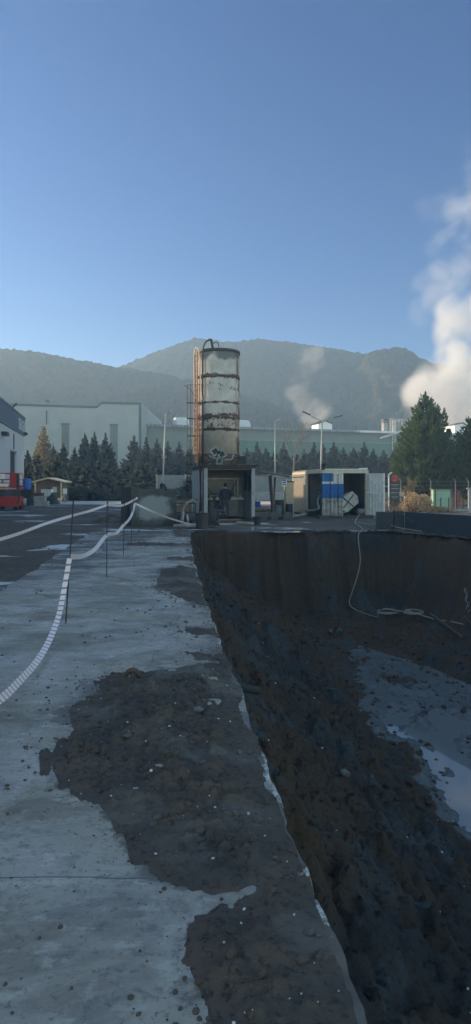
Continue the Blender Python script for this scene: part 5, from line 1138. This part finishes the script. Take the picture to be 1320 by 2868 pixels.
    for (px, py, d, w_, h_, lab) in ((88, 1413, 55, 1.3, .95, 'black tarpaulin heap between the concrete pipe and the blocks'), (146, 1409, 58, 1.5, 1.0, 'black tarpaulin heap in front of the shed')):
        q = W(px, py, d); V = []; n = 24; rr = np.linspace(0, 1, 9)
        for r in rr:
            for k in range(n):
                a = 2*math.pi*k/n; V.append((w_/2*r*math.cos(a), .5*r*math.sin(a), h_*(1-r**2.2)*(.75+.35*float(vnoise(math.cos(a)*2*r+px, math.sin(a)*2*r, 0, 7)))))
        Fq = [(i*n+k, i*n+(k+1) % n, (i+1)*n+(k+1) % n, (i+1)*n+k) for i in range(8) for k in range(n)]
        o = npmesh('tarpaulin', V, Fq, M['black'], False); o.location = (q.x, q.y, 0); tag(o, lab, 'tarpaulin')
    # shed
    d = 66; q = W(139, 1405, d); t = thing('shed', 'small wooden shed with a low gabled roof before the conifers', 'shed', (q.x, q.y, 0), R(3)); k = d/F
    wl = pm('shed_boards', (.17, .12, .075), (.12, .085, .055), rough=.85)
    hw, eh, ph_ = 37*k, 1.7+9*k, 1.7+19*k
    mb = MB(); mb.b2((-hw, 0, 0), (-hw+1.1, .1, eh)); mb.b2((.1, 0, 0), (hw, .1, eh)); mb.b2((-hw+1.1, .0, 1.5), (.1, .1, eh)); mb.b2((-hw, .1, 0), (-hw+.1, 2.6, eh)); mb.b2((hw-.1, .1, 0), (hw, 2.6, eh)); mb.b2((-hw+.1, 2.5, 0), (hw-.1, 2.6, eh)); mb.prism([(-hw, eh), (hw, eh), (0, ph_-.05)], .02, .1, 'y'); mb.build('wall', wl, t)
    mb = MB(); mb.prism([(-45*k, eh-.02), (0, ph_), (45*k, eh-.02), (45*k, eh+.1), (0, ph_+.14), (-45*k, eh+.1)], -.7, 3.0, 'y'); mb.build('roof', M['cream'], t)
    mb = MB(); mb.b2((-hw+1.1, .02, 0), (.1, .06, 1.5)); mb.build('door', M['wood_dark'], t)
    mb = MB(); mb.b2((.3, -.02, 1.0), (.75, .0, 1.55)); mb.build('notice', M['white'], t)
    for x in (-hw+.05, hw-.05): mb = MB(); mb.b2((x-.06, -.6, 0), (x+.06, -.48, eh)); mb.build('post', M['cream'], t)
    q = W(182, 1408, 63); t = thing('meter_box', 'white electric meter box on a post right of the shed', 'meter box', (q.x, q.y, 0)); mb = MB(); mb.b2((-.05, -.05, 0), (.05, .05, .9)); mb.build('post', M['steel'], t); mb = MB(); mb.b2((-.17, -.12, .85), (.17, .12, 1.4)); mb.build('box', M['clean_white'], t)
    q = W(164, 1405, 64); mb = MB(); mb.tube([(-.32, 0, .22), (.3, 0, .22)], [.2, .2], 14); mb.tube([(.3, 0, .22), (.45, 0, .5), (.62, 0, .85)], .03, 5); tag(mb.build('barrel', M['cream'], loc=(q.x, q.y, 0)), 'small cream barrel lying at the road beside the shed', 'barrel')
build_left()

# ------------------------------------------------------------------ right side: barrier, sign, car, fence, kiosk
def build_right():
    bar = pm('dark_barrier', (.02, .03, .04), (.03, .04, .052), scale=1.5, rough=.5, dirt=(.07, .085, .1), damt=.66)
    def wall(a, b, h, th, label, h2=None):
        a, b = Vector(a), Vector(b); d = (b-a).normalized(); n = Vector((-d.y, d.x, 0)); mb = MB(); P = [a, b, b+n*th, a+n*th]
        h2 = h2 or h
        mb.add([(p.x, p.y, -.03) for p in P]+[(p.x, p.y, hh) for p, hh in zip(P, (h, h2, h2, h))], [(3, 2, 1, 0), (4, 5, 6, 7), (0, 1, 5, 4), (1, 2, 6, 5), (2, 3, 7, 6), (3, 0, 4, 7)])
        tag(mb.build('barrier', bar), label, 'barrier', 'dark barriers along the pit rim')
    wall((6.45, 24.0, 0), (7.95, 20.5, 0), .70, .25, 'long dark barrier block running along the right rim of the pit')
    wall((7.98, 20.42, 0), (10.4, 14.8, 0), .70, .25, 'nearest dark barrier block leaving the view on the right')
    wall((5.55, 24.7, 0), (6.15, 24.6, 0), .66, .6, 'leftmost short dark barrier block beside the container door')
    wall((6.25, 24.75, 0), (6.62, 24.7, 0), .69, .6, 'narrow dark barrier block between the short one and the long one')
    # pylon sign
    d = 52; q = W(1105, 1416, d); k = d/F; t = thing('sign_pylon', 'dark sign pylon with red disc and rows of white lettering', 'sign', (q.x, q.y, 0), 0); top = W(0, 1326, d).z
    prof = [(-14*k, 0), (14*k, 0), (14*k, top-.25), (7*k, top), (-8*k, top), (-14*k, top-.3)]
    mb = MB(); mb.prism(prof, 0, .25, 'y'); mb.build('panel', M['dark'], t)
    z = W(0, 1340, d).z; mb = MB(); mb.tube([(1*k, -.04, z), (1*k, 0, z)], 10*k, 24); ds = mb.build('disc', pm('red_disc', (.5, .07, .05), (.42, .06, .045), bump=0), t)
    v, f = text_mb('NEW', .26, .004); mb = MB(); mb.add([(1*k+p[0], -.05-p[2], z+p[1]) for p in v], f); mb.build('lettering', M['dark'], ds)
    for n_, (py, s_) in enumerate(((1362, 'OTO LASTIK'), (1372, 'ROT BALANS'), (1384, 'OTO YIKAMA'), (1396, 'YAG DEGISIM'))):
        z = W(0, py, d).z; mb = MB(); v, f = text_mb('- - - - -', .16, .004); mb.add([(1*k+p[0]*.9, -.012-p[2], z+p[1]) for p in v], f); mb.b2((-9*k, -.01, z+.11), (12*k, -.002, z+.13)); mb.build('lettering', M['clean_white'], t)
    mb = MB(); mb.tube([(-15.5*k, 0, 0), (-15.5*k, 0, top-.3)], .05, 7); 
    for i in range(7): a = R(180-i*15); mb.box((-8*k+.28*math.cos(a)-.0, -.05, top-.28+.33*math.sin(a)), (.07, .05, .07), (0, a, 0))
    mb.build('edge_strip', M['clean_white'], t)
    # parked car
    d = 61; q = W(1074, 1405, d); t = thing('parked_car', 'silver car parked beyond the sign pylon, half hidden by reeds', 'car', (q.x, q.y, 0), R(200))
    cp = pm('silver_paint', (.42, .44, .46), (.38, .4, .42), rough=.3, metal=.4, bump=0)
    prof = [(-2.1, .35), (2.1, .35), (2.15, .8), (1.9, .95), (1.05, 1.05), (.55, 1.62), (-1.6, 1.66), (-2.1, 1.1)]
    mb = MB(); mb.prism(prof, -.85, .85, 'y'); mb.build('body', cp, t)
    for s_ in (-1, 1):
        mb = MB()
        for p in ([(.92, 1.08), (.5, 1.54), (-.2, 1.56), (-.2, 1.08)], [(-.32, 1.08), (-.32, 1.56), (-1.5, 1.58), (-1.75, 1.1)]): mb.prism(p, s_*.855, s_*.86, 'y')
        mb.build('window', M['glass'], t)
        for x in (-1.35, 1.35): mb = MB(); mb.tube([(x, s_*.68, .34), (x, s_*.87, .34)], .34, 18); wh = mb.build('wheel', M['rubber'], t); mb = MB(); mb.tube([(x, s_*.871, .34), (x, s_*.885, .34)], .2, 12); mb.build('rim', M['steel'], wh)
        mb = MB(); mb.box((2.12, s_*.6, .78), (.1, .35, .16)); mb.build('headlight', M['clean_white'], t)
    mb = MB(); mb.prism([(1.06, 1.06), (1.09, 1.06), (.6, 1.6), (.57, 1.6)], -.7, .7, 'y'); mb.build('windscreen', M['glass'], t)
    # kiosk
    d = 46; q = W(1214, 1436, d); t = thing('kiosk', 'green clad kiosk with dark glazed side under the big conifers', 'kiosk', (q.x, q.y, 0), R(-12)); h = W(0, 1370, d).z; w = 46*d/F
    gk = pm('green_cladding', (.30, .48, .35), (.25, .41, .3), rough=.5, bump=.05)
    mb = MB(); mb.b2((0, 0, 0), (w, .12, h)); mb.b2((0, .12, 0), (.1, 1.6, h)); mb.b2((.1, 1.5, 0), (w, 1.6, h)); mb.build('wall', gk, t)
    mb = MB()
    for x in (.14, .52, w-.12): mb.b2((x-.03, -.03, 0), (x+.03, -.002, h-.02 if x < .3 else h-.6))
    mb.build('mullion', M['dark'], t); mb = MB(); mb.b2((-.12, -.12, h), (w+.5, 1.8, h+.08)); mb.build('roof', M['dark'], t)
    mb = MB(); mb.b2((w-.06, .12, .1), (w-.02, 1.5, h-.05)); mb.build('window', M['glass'], t); mb = MB(); mb.b2((w+.38, .05, 0), (w+.45, .12, h)); mb.b2((w+.38, 1.5, 0), (w+.45, 1.57, h)); mb.build('post', M['dark'], t)
    # wire fence
    t = thing('wire_fence', 'thin wire fence with grey posts behind the bush and kiosk', 'fence', (0, 0, 0)); pts = [(1123, 1446, 44), (1146, 1446, 44), (1207, 1444, 43.5), (1276, 1444, 43), (1312, 1446, 42.5), (1345, 1448, 42)]
    P = [W(a, b, c) for a, b, c in pts]
    for p in P: mb = MB(); mb.tube([(p.x, p.y, 0), (p.x, p.y, 2.0), (p.x-.12, p.y, 2.2)], .025, 6); mb.build('post', M['grey_panel'], t)
    mb = MB()
    for a, b in zip(P[:-1], P[1:]):
        for z in np.arange(.2, 2.01, .3): mb.tube([(a.x, a.y, z), (b.x, b.y, z)], .008, 3, False)
    mb.build('wires', M['steel'], t)
    q = W(1315, 1446, 40); t = thing('post', 'thick grey steel post at the right side of the view beside the kiosk', 'post', (q.x, q.y, 0)); h = W(0, 1369, 40).z
    mb = MB(); mb.tube([(0, 0, 0), (0, 0, h)], .09, 10); mb.build('shaft', M['steel'], t); mb = MB(); mb.b2((-.16, -.12, h), (.14, .12, h+.06)); mb.build('cap', M['steel'], t)
    q = W(1282, 1432, 47); t = thing('dispenser', 'faded red cabinet right of the green kiosk', 'cabinet', (q.x, q.y, 0)); mb = MB(); mb.b2((-.2, 0, 0), (.2, .3, 1.3)); mb.build('body', pm('faded_red', (.3, .08, .06), (.24, .065, .05)), t); mb = MB(); mb.b2((-.22, -.02, 1.3), (.22, .32, 1.36)); mb.build('lid', M['dark'], t)
    q = W(1305, 1420, 58); t = thing('low_building', 'low grey building behind the faded red cabinet and the post', 'building', (q.x-2, q.y, 0), R(-5)); mb = MB(); mb.b2((0, 0, 0), (14, 6, 2.0)); mb.build('wall', M['white'], t); mb = MB(); mb.b2((-.2, -.2, 2.0), (14.2, 6.2, 2.15)); mb.build('roof', M['grey_panel'], t)
    a = W(1255, 1434, 41.5); mb = MB(); mb.b2((a.x, a.y, 0), (a.x+4.2, a.y+.2, .16)); tag(mb.build('kerb', M['conc']), 'low concrete kerb in front of the kiosk', 'kerb'); 
    v = W(1150, 1392, 43); t = thing('utility_box', 'small cream box on a post among the yellow shrub leaves', 'box', (v.x+.1, v.y+.6, 0)); mb = MB(); mb.tube([(0, 0, 0), (0, 0, 1.0)], .03, 6); mb.build('post', M['steel'], t); mb = MB(); mb.b2((-.12, -.08, .95), (.12, .08, 1.3)); mb.build('box', M['cream'], t)
    v = W(1136, 1400, 42); mb = MB(); mb.tube([(0, 0, 0), (0, 0, .8), (0, 0, 1.0)], [.06, .07, .05], 8); tag(mb.build('marker_post', M['clean_white'], loc=(v.x, v.y, 0)), 'short white marker post left of the tawny bush', 'marker post')
    # white hose running from the container down the wall to the pit floor
    hp = [W(1018, 1470, 30)]; hp[0].z = .1
    P = [Vector((6.2, 31.5, .25)), Vector((5.4, 28.5, .04)), Vector((5.05, 25.5, .03)), Vector((4.75, 23.6, .05))]
    for px, py in ((1004, 1499), (1005, 1530), (1009, 1570), (1003, 1608), (988, 1655), (978, 1690), (992, 1708), (1030, 1723), (1060, 1731)):
        P.append(hit(px, py)+Vector((0, -.03, .03)))
    def coil(cx, cy, rx, ry, n, ph=0):
        zc = max(float(pit_z(cx+dx, cy+dy)) for dx in (-rx, 0, rx) for dy in (-ry, 0, ry))
        for k in range(n):
            a = ph+2*math.pi*k/11; P.append(Vector((cx+rx*math.cos(a)*(1-.015*k), cy+ry*math.sin(a)*(1-.015*k), zc+.07+.003*k+.09*math.sin(a)*ry)))
    c = hit(1092, 1722, 6); c.y = min(c.y, 21.35); coil(5.2, 21.55, .40, .24, 20, 3.6)
    c = hit(1165, 1732, 6); c.y = min(c.y, 21.2); coil(5.95, 21.0, .34, .22, 24, 2.5)
    for px, py in ((1215, 1741), (1260, 1749), (1300, 1758), (1345, 1772)): P.append(hit(px, py)+Vector((0, -.02, .09)))
    mb = MB(); mb.tube(smooth(P, 4), .019, 6); tag(mb.build('hose', M['hose'], smooth=True), 'pale hose hanging down the pit wall and coiled at its foot', 'hose')
    P = [Vector((5.35, 28.0, .08)), Vector((5.75, 26.5, .05)), Vector((5.9, 25.4, .28)), Vector((6.2, 24.3, .10)), Vector((6.75, 22.85, .04))]
    mb = MB(); mb.tube(smooth(P), .019, 6); tag(mb.build('hose', M['hose'], smooth=True), 'short pale hose looping past the barriers on the pit rim', 'hose')
    P = [Vector((5.7, 24.3, .05)), Vector((6.1, 24.4, .5)), Vector((6.35, 24.3, .62)), Vector((6.7, 23.3, .25))]
    mb = MB(); mb.tube(smooth(P), .02, 6); tag(mb.build('cable', M['hose_dark'], smooth=True), 'dark cable arching over the barrier blocks', 'cable')
    for (a, b, r, lab) in (((1206, 1726), (1297, 1795), .055, 'long wet timber lying across the bench at the foot of the pit wall'), ((1303, 1733), (1345, 1790), .05, 'second wet timber at the right side of the pit bench')):
        p, q = hit(*a)+Vector((0, 0, .07)), hit(*b)+Vector((0, 0, .09)); mb = MB(); mb.tube([p, q], r, 5); tag(mb.build('timber', M['wood_dark']), lab, 'timber', 'timbers in the pit')
    mb = MB(); pts = [(1302, 1655), (1306, 1668), (1304, 1680), (1310, 1692), (1308, 1705), (1314, 1715)]
    for i, p in enumerate(pts):
        c = hit(*p)+Vector((0, -.05, .02)); mb.tube([c+Vector((.03*math.cos(a), .02*math.sin(a+i), .07*math.sin(a))) for a in np.linspace(0, 2*math.pi, 9)], .011, 5)
    tag(mb.build('chain', M['steel'], smooth=True), 'pale chain hanging on the dark right wall of the pit', 'chain')
    # buried pipe stub under the slab edge
    d = 6.35; x = float(xe(d)); mb = MB(); mb.tube([(x-.1, d-.0, -.30), (x+.34, d+.1, -.40)], .042, 10); tag(mb.build('pipe_stub', pm('teal_pipe', (.018, .028, .032), (.014, .022, .025)), smooth=True), 'dark teal pipe stub sticking out of the slope under the slab edge', 'pipe')
    p = hit(868*1.113, 1952*1.113, 4); V, Fc = rock_template(77, 2); o = npmesh('stone', V*np.array([.08, .07, .06]), Fc, bpy.data.materials['grey_stone'], True); o.location = p+Vector((0, 0, .03)); tag(o, 'grey boulder resting on the pit slope near the bend', 'stone')
    # broken concrete stump at the wall foot
    p = hit(950, 1775); mb = MB(); mb.box((0, 0, .05), (.16, .12, .2), (.4, .3, .3)); mb.box((-.25, .05, .03), (.12, .1, .14), (.3, -.4, .6)); tag(mb.build('rubble', bpy.data.materials['wet_concrete'], loc=p), 'lumps of broken concrete at the foot of the pit wall', 'rubble')
build_right()

# ------------------------------------------------------------------ stakes and warning tape
def build_tape():
    st = [((184, 1745), 1.55, (.10, .0)), ((299, 1615), 1.52, (.01, 0)), ((346, 1556), 1.42, (.03, 0)), ((367, 1521), 1.38, (.08, 0)), ((375, 1496), 1.32, (.05, 0))]
    S_ = []
    lab = ['nearest thin steel stake of the tape line, first from the camera', 'second thin steel stake of the tape line from the camera', 'third thin steel stake of the tape line from the camera', 'fourth thin steel stake of the tape line, near the tank', 'fifth and farthest thin steel stake beside the tank']
    for ((px, py), h, (lx, ly)), l in zip(st, lab):
        g = G(px, py); mb = MB(); mb.tube([(0, 0, -.05), (lx*.5, 0, h*.5), (lx, ly, h)], .009, 6); o = mb.build('stake', M['dark'], loc=g); tag(o, l, 'stake', 'thin steel stakes carrying the tape'); S_.append((g, lx, h))
    def on(i, z): g, lx, h = S_[i]; return Vector((g.x+lx*z/h, g.y-.012, z))
    tm = NG('striped_tape'); u = tm.n.new('ShaderNodeUVMap'); sx = tm.n.new('ShaderNodeSeparateXYZ'); tm.put(sx.inputs[0], u.outputs[0])
    f = tm.math('GREATER_THAN', tm.math('FRACT', tm.math('ADD', tm.math('MULTIPLY', sx.outputs[0], 1/.10), tm.math('MULTIPLY', sx.outputs[1], .12))), .73)
    tm.out(tm.mix(f, (.62, .63, .66), (.46, .14, .14)), .4, 0, .4)
    def tape(pts, label, tw=0., wd_=.075, seed=0):
        P = smooth(pts, 9); V = []; UV = []; s = 0; rn = random.Random(seed)
        for i, p in enumerate(P):
            if i: s += (p-P[i-1]).length
            t = (P[min(i+1, len(P)-1)]-P[max(i-1, 0)]).normalized(); n = t.cross(Vector((0, 0, 1))).normalized(); upv = n.cross(t)
            a = tw*math.sin(s*1.3+seed)+.12*math.sin(s*3.1+seed*2); fc = t.cross(p-Vector((0, 0, 1.7))).normalized(); w = (fc*math.cos(a)+t.cross(fc)*math.sin(a))*wd_/2
            th = n*.0006
            V += [p-w, p+w]; UV += [(s, 0), (s, 1)]
        me = bpy.data.meshes.new('warning_tape'); Fq = [(2*i, 2*i+2, 2*i+3, 2*i+1) for i in range(len(P)-1)]; me.from_pydata([tuple(v) for v in V], [], Fq); uv = me.uv_layers.new(name='UVMap')
        for lp in me.loops: uv.data[lp.index].uv = UV[lp.vertex_index]
        me.materials.append(tm.m); o = bpy.data.objects.new('warning_tape', me); COL.objects.link(o)
        md = o.modifiers.new('thickness', 'SOLIDIFY'); md.thickness = .0012
        tag(o, label, 'tape', 'striped warning tapes')
    a = on(0, .80)
    near = [a, W(180, 1650, 7.60), W(166, 1720, 7.2), W(140, 1790, 6.55), W(105, 1850, 5.85), W(60, 1902, 5.15), W(3, 1957, 4.45), W(-90, 2010, 3.8), W(-200, 2030, 3.3)]
    tape(near, 'nearest white and red tape sagging from the first stake towards the camera', .12, .06, 1)
    m = lambda i, j, zi, zj, sag, t=.5: on(i, zi).lerp(on(j, zj), t)+Vector((0, 0, -sag))
    tape([on(0, .82), m(0, 1, .82, .77, .10, .3), m(0, 1, .82, .77, .11, .6), on(1, .77), m(1, 2, .77, .72, .06), on(2, .75), m(2, 3, .75, .85, .03), on(3, .9), on(4, 1.08)], 'lower white and red tape linking all five stakes at knee height', .15, .065, 2)
    g1, g2 = G(303, 1496), G(386, 1477)
    for g, h, l in ((g1, 1.15, 'thin stake in the muddy yard carrying the yard side tape'), (g2, 1.25, 'thin stake at the left corner of the concrete tank carrying the yard side tape')):
        mb = MB(); mb.tube([(0, 0, -.05), (0, 0, h)], .009, 6); tag(mb.build('stake', M['dark'], loc=g), l, 'stake', 'thin steel stakes carrying the tape')
    T1 = Vector((g1.x, g1.y, 1.03)); T2 = Vector((g2.x, g2.y, 1.2))
    tape([W(-260, 1560, 11.5), W(-120, 1545, 12.8), W(0, 1511, 14.5), W(60, 1492, 15.8), W(130, 1466, 17.6), W(200, 1445, 19.4), W(255, 1430, 21), T1], 'far striped tape crossing the muddy yard to the left of the stakes', .25, .08, 3)
    tape([T1, T1.lerp(T2, .45)+Vector((0, 0, -.15)), T2], 'short sagging striped tape from the yard stake to the tank corner', .25, .08, 4)
    e = G(538, 1478); e.z = .12
    mb = MB(); A = on(4, 1.08); n = 26; sag = lambda t: Vector((0, 0, -.25*4*t*(1-t)*.35))
    tape([A, A.lerp(e, .3)+Vector((0, 0, -.06)), A.lerp(e, .6)+Vector((0, 0, -.07)), e], 'far tape sloping from the last stake across the tank to the pump skid', .5, .07, 5)
build_tape()

# ------------------------------------------------------------------ people
def person(label, J, E, R_, loc, rz, zones, cap=True, hand_at=()):
    import bmesh
    t = thing('person', label, 'person', loc, rz)
    me = bpy.data.meshes.new('body_base'); me.from_pydata([Vector(p) for p in J], E, [])
    o = bpy.data.objects.new('body_base', me); COL.objects.link(o); md = o.modifiers.new('skin', 'SKIN')
    for i, r in enumerate(R_):
        me.skin_vertices[0].data[i].radius = r if isinstance(r, tuple) else (r, r)
    me.skin_vertices[0].data[0].use_root = True
    o.modifiers.new('sub', 'SUBSURF').levels = 2; 
    dg = bpy.context.evaluated_depsgraph_get(); nm = bpy.data.meshes.new_from_object(o.evaluated_get(dg)); bpy.data.objects.remove(o)
    nm.materials.clear()
    mats = [pm('skin', (.38, .22, .15), (.33, .19, .13), bump=0), M['jacket'], M['trousers'], M['black']]
    for m_ in mats: nm.materials.append(m_)
    for p in nm.polygons: p.material_index = zones(p.center); p.use_smooth = True
    b = bpy.data.objects.new('body', nm); COL.objects.link(b); b.parent = t; return t
M['jacket'] = pm('navy_jacket', (.018, .024, .038), (.025, .03, .045), rough=.9, scale=6, bump=.4)
M['trousers'] = pm('grey_trousers', (.05, .055, .06), (.04, .044, .05), rough=.9, scale=6, bump=.4)
def build_people():
    # standing with the back to the camera, looking into the cabin, hands before the belly
    J = [(0, 0, .93), (0, 0, 1.12), (0, 0, 1.33), (0, 0, 1.46), (0, .0, 1.53), (0, .01, 1.63), (0, .01, 1.69)]; E = [(0, 1), (1, 2), (2, 3), (3, 4), (4, 5), (5, 6)]
    Rr = [(.17, .13), (.17, .125), (.19, .13), (.10, .085), .058, (.078, .092), (.07, .085)]
    def add(p, par, r): J.append(p); E.append((par, len(J)-1)); Rr.append(r); return len(J)-1
    for s in (-1, 1):
        a = add((s*.2, 0, 1.38), 2, .075); a = add((s*.27, .02, 1.12), a, .062); a = add((s*.235, .17, .98), a, .048); a = add((s*.19, .25, .97), a, .036); h = add((s*.16, .30, .97), a, (.035, .022))
        for k in range(4): f = add((s*(.14-.005*k), .335, .995-.02*k), h, .010); add((s*(.11-.004*k), .355-.006*abs(k-1.5), .985-.02*k), f, .008)
        f = add((s*.145, .29, 1.01), h, .011); add((s*.12, .31, 1.025), f, .009)
        l = add((s*.09, 0, .84), 0, .10); l = add((s*.125, .02, .48), l, .072); l = add((s*.15, -.02, .10), l, .052); l = add((s*.16, .08, .045), l, .045); add((s*.165, .17, .04), l, .04)
    def z1(c):
        if c.z < .09: return 3
        if c.z < .93 and abs(c.x) < .2 and not (c.y > .2): return 2
        if c.z > 1.50: return 0
        if c.y > .245: return 0
        return 1
    loc = local((CX, CY), YAW, (1.12, .62, .06))
    t = person('person in dark cap and navy jacket standing with back turned in the cabin opening', J, E, Rr, loc, YAW, z1)
    mb = MB(); mb.lathe([(.093, 1.655), (.098, 1.69), (.088, 1.735), (.05, 1.76), (0, 1.765)], (0, .008, 0), 16); mb.prism([(-.07, .07), (.07, .07), (.055, .17), (-.055, .17)], 1.668, 1.68, 'z'); mb.build('cap', M['black'], t, True)
    mb = MB(); mb.lathe([(.07, 1.58), (.088, 1.62), (.092, 1.656)], (0, -.008, 0), 14); mb.f = mb.f[:-2]; mb.mi = mb.mi[:-2]; mb.build('hair', M['rubber'], t, True)
    # crouching, bent forward to the left over the engine
    J = [(0, 0, .42), (-.08, 0, .58), (-.17, .0, .78), (-.24, 0, .89), (-.29, 0, .95), (-.345, 0, 1.03), (-.37, 0, 1.09)]; E = [(0, 1), (1, 2), (2, 3), (3, 4), (4, 5), (5, 6)]
    Rr = [(.15, .16), (.14, .16), (.14, .18), (.09, .10), .058, (.085, .08), (.075, .07)]
    for s in (-1, 1):
        a = add((-.17, s*.2, .82), 2, .072); a = add((-.28, s*.24, .60), a, .058); a = add((-.47, s*.16, .52), a, .045); a = add((-.53, s*.14, .50), a, .036); h = add((-.58, s*.13, .49), a, (.034, .024))
        for k in range(4): f = add((-.62, s*(.10+.02*k), .475), h, .010); add((-.645, s*(.10+.02*k), .445+.004*k), f, .008)
        f = add((-.585, s*.085, .49), h, .011); add((-.61, s*.07, .47), f, .009)
        l = add((.0, s*.1, .40), 0, .10); l = add((-.36, s*.17, .46), l, .075); l = add((-.20, s*.17, .10), l, .055); l = add((-.28, s*.17, .045), l, .045); add((-.37, s*.175, .04), l, .04)
    def z2(c):
        if c.z < .085: return 3
        if c.z > .945 or c.x < -.52: return 0
        if c.z < .50 and c.x > -.46 : return 2
        return 1
    loc = local((CX, CY), YAW, (.95, .30, .06))
    t = person('person in dark work clothes crouching over the engine in the cabin corner', J, E, Rr, loc, YAW, z2)
    mb = MB(); mb.lathe([(.085, 0), (.09, .03), (.078, .07), (.04, .09), (0, .095)], (0, 0, 0), 14); o = mb.build('hair', M['rubber'], t, True); o.location = (-.35, 0, 1.045); o.rotation_euler = (0, R(-22), 0)
build_people()

# ------------------------------------------------------------------ steam and haze
def steam(name, label, d, puffs, amp, nsc, box):
    k = d/F; mb = MB(); mb.b2(*box); m = bpy.data.materials.new(name); m.use_nodes = True; g = NG.__new__(NG); g.m = m; g.t = m.node_tree; g.n = g.t.nodes
    g.n.remove(g.n['Principled BSDF']); g.co = g.n.new('ShaderNodeTexCoord').outputs['Object']
    o = mb.build(name, m); 
    wv = g.vmath('ADD', g.co, g.vmath('MULTIPLY', g.vmath('SUBTRACT', g.noise(nsc*.45, 3, .55, col=True), (.5, .5, .5)), (amp, amp, amp)))
    fld = None
    for px, py, r, w in puffs:
        q = W(px, py, d); q.y += random.uniform(-.3, .3)*r*k
        f = g.rng(g.vmath('DISTANCE', wv, tuple(q)), r*k*1.05, r*k*.55, 0, w)
        fld = f if fld is None else g.math('MAXIMUM', fld, f)
    nz = g.rng(g.noise(nsc, 6, .62, dist=.6), .36, .62, .03, 1)
    dens = g.math('MULTIPLY', fld, nz)
    pv = g.n.new('ShaderNodeVolumePrincipled'); pv.inputs['Color'].default_value = (.88, .88, .88, 1); pv.inputs['Anisotropy'].default_value = .25; g.put(pv.inputs['Density'], dens)
    g.t.links.new(pv.outputs[0], g.n['Material Output'].inputs['Volume'])
    m.cycles.volume_step_rate = .35 if hasattr(m, 'cycles') and hasattr(m.cycles, 'volume_step_rate') else 1
    tag(o, label, 'steam'); return o
d = 192; P_ = lambda px, py: W(px, py, d)
a, b = P_(1110, 1215), P_(1480, 380)
D_ = .22
steam('steam_plume', 'big white steam plume billowing up behind the large conifers', d, [
  (1232, 1150, 92, D_), (1185, 1085, 66, D_), (1260, 1080, 88, D_), (1330, 1110, 110, D_*.8), (1205, 1035, 58, D_), (1275, 1000, 74, D_), (1180, 1140, 60, D_*.8), (1340, 1170, 90, D_), (1370, 1080, 60, D_*.3),
  (1270, 940, 62, D_*.8), (1300, 890, 74, D_*.8), (1262, 905, 44, D_*.7), (1345, 900, 70, D_*.6), (1225, 850, 52, D_*0.220), (1205, 800, 50, D_*0.132), (1265, 830, 60, D_*0.264), (1310, 800, 60, D_*0.220), (1240, 770, 46, D_*0.308),
  (1300, 735, 60, D_*0.264), (1340, 690, 60, D_*0.264), (1250, 690, 60, D_*0.110), (1290, 640, 56, D_*0.198), (1245, 580, 52, D_*0.165), (1210, 570, 40, D_*0.110), (1290, 560, 60, D_*0.176), (1345, 560, 70, D_*0.176), (1330, 480, 50, D_*0.110), (1350, 400, 60, D_*0.088), (1190, 880, 50, D_*0.066)], 15, .085, ((a.x, d-13, a.z), (b.x, d+13, b.z)))
a, b = P_(780, 1215), P_(960, 900)
steam('steam_plume', 'thin faint wisp of steam rising behind the long factory roof', d, [(872, 985, 32, .055), (862, 1025, 36, .05), (850, 1060, 36, .035), (838, 1100, 36, .065), (850, 1135, 42, .05), (885, 1160, 42, .09), (905, 1150, 36, .08), (870, 1180, 50, .08), (890, 1010, 26, .035)], 9, .11, ((a.x, d-6, a.z), (b.x, d+6, b.z)))
mb = MB(); mb.b2((-420, -200, -5), (420, 520, 92)); hz = NG('haze_air'); hz.n.remove(hz.p); pv = hz.n.new('ShaderNodeVolumePrincipled')
pv.inputs['Color'].default_value = (.50, .74, 1, 1); pv.inputs['Absorption Color'].default_value = (1, 1, 1, 1); pv.inputs['Density'].default_value = .0014; pv.inputs['Anisotropy'].default_value = .35
hz.t.links.new(pv.outputs[0], hz.n['Material Output'].inputs['Volume'])
o = mb.build('haze', hz.m); o['kind'] = 'stuff'; o['label'] = 'pale morning haze filling the valley'
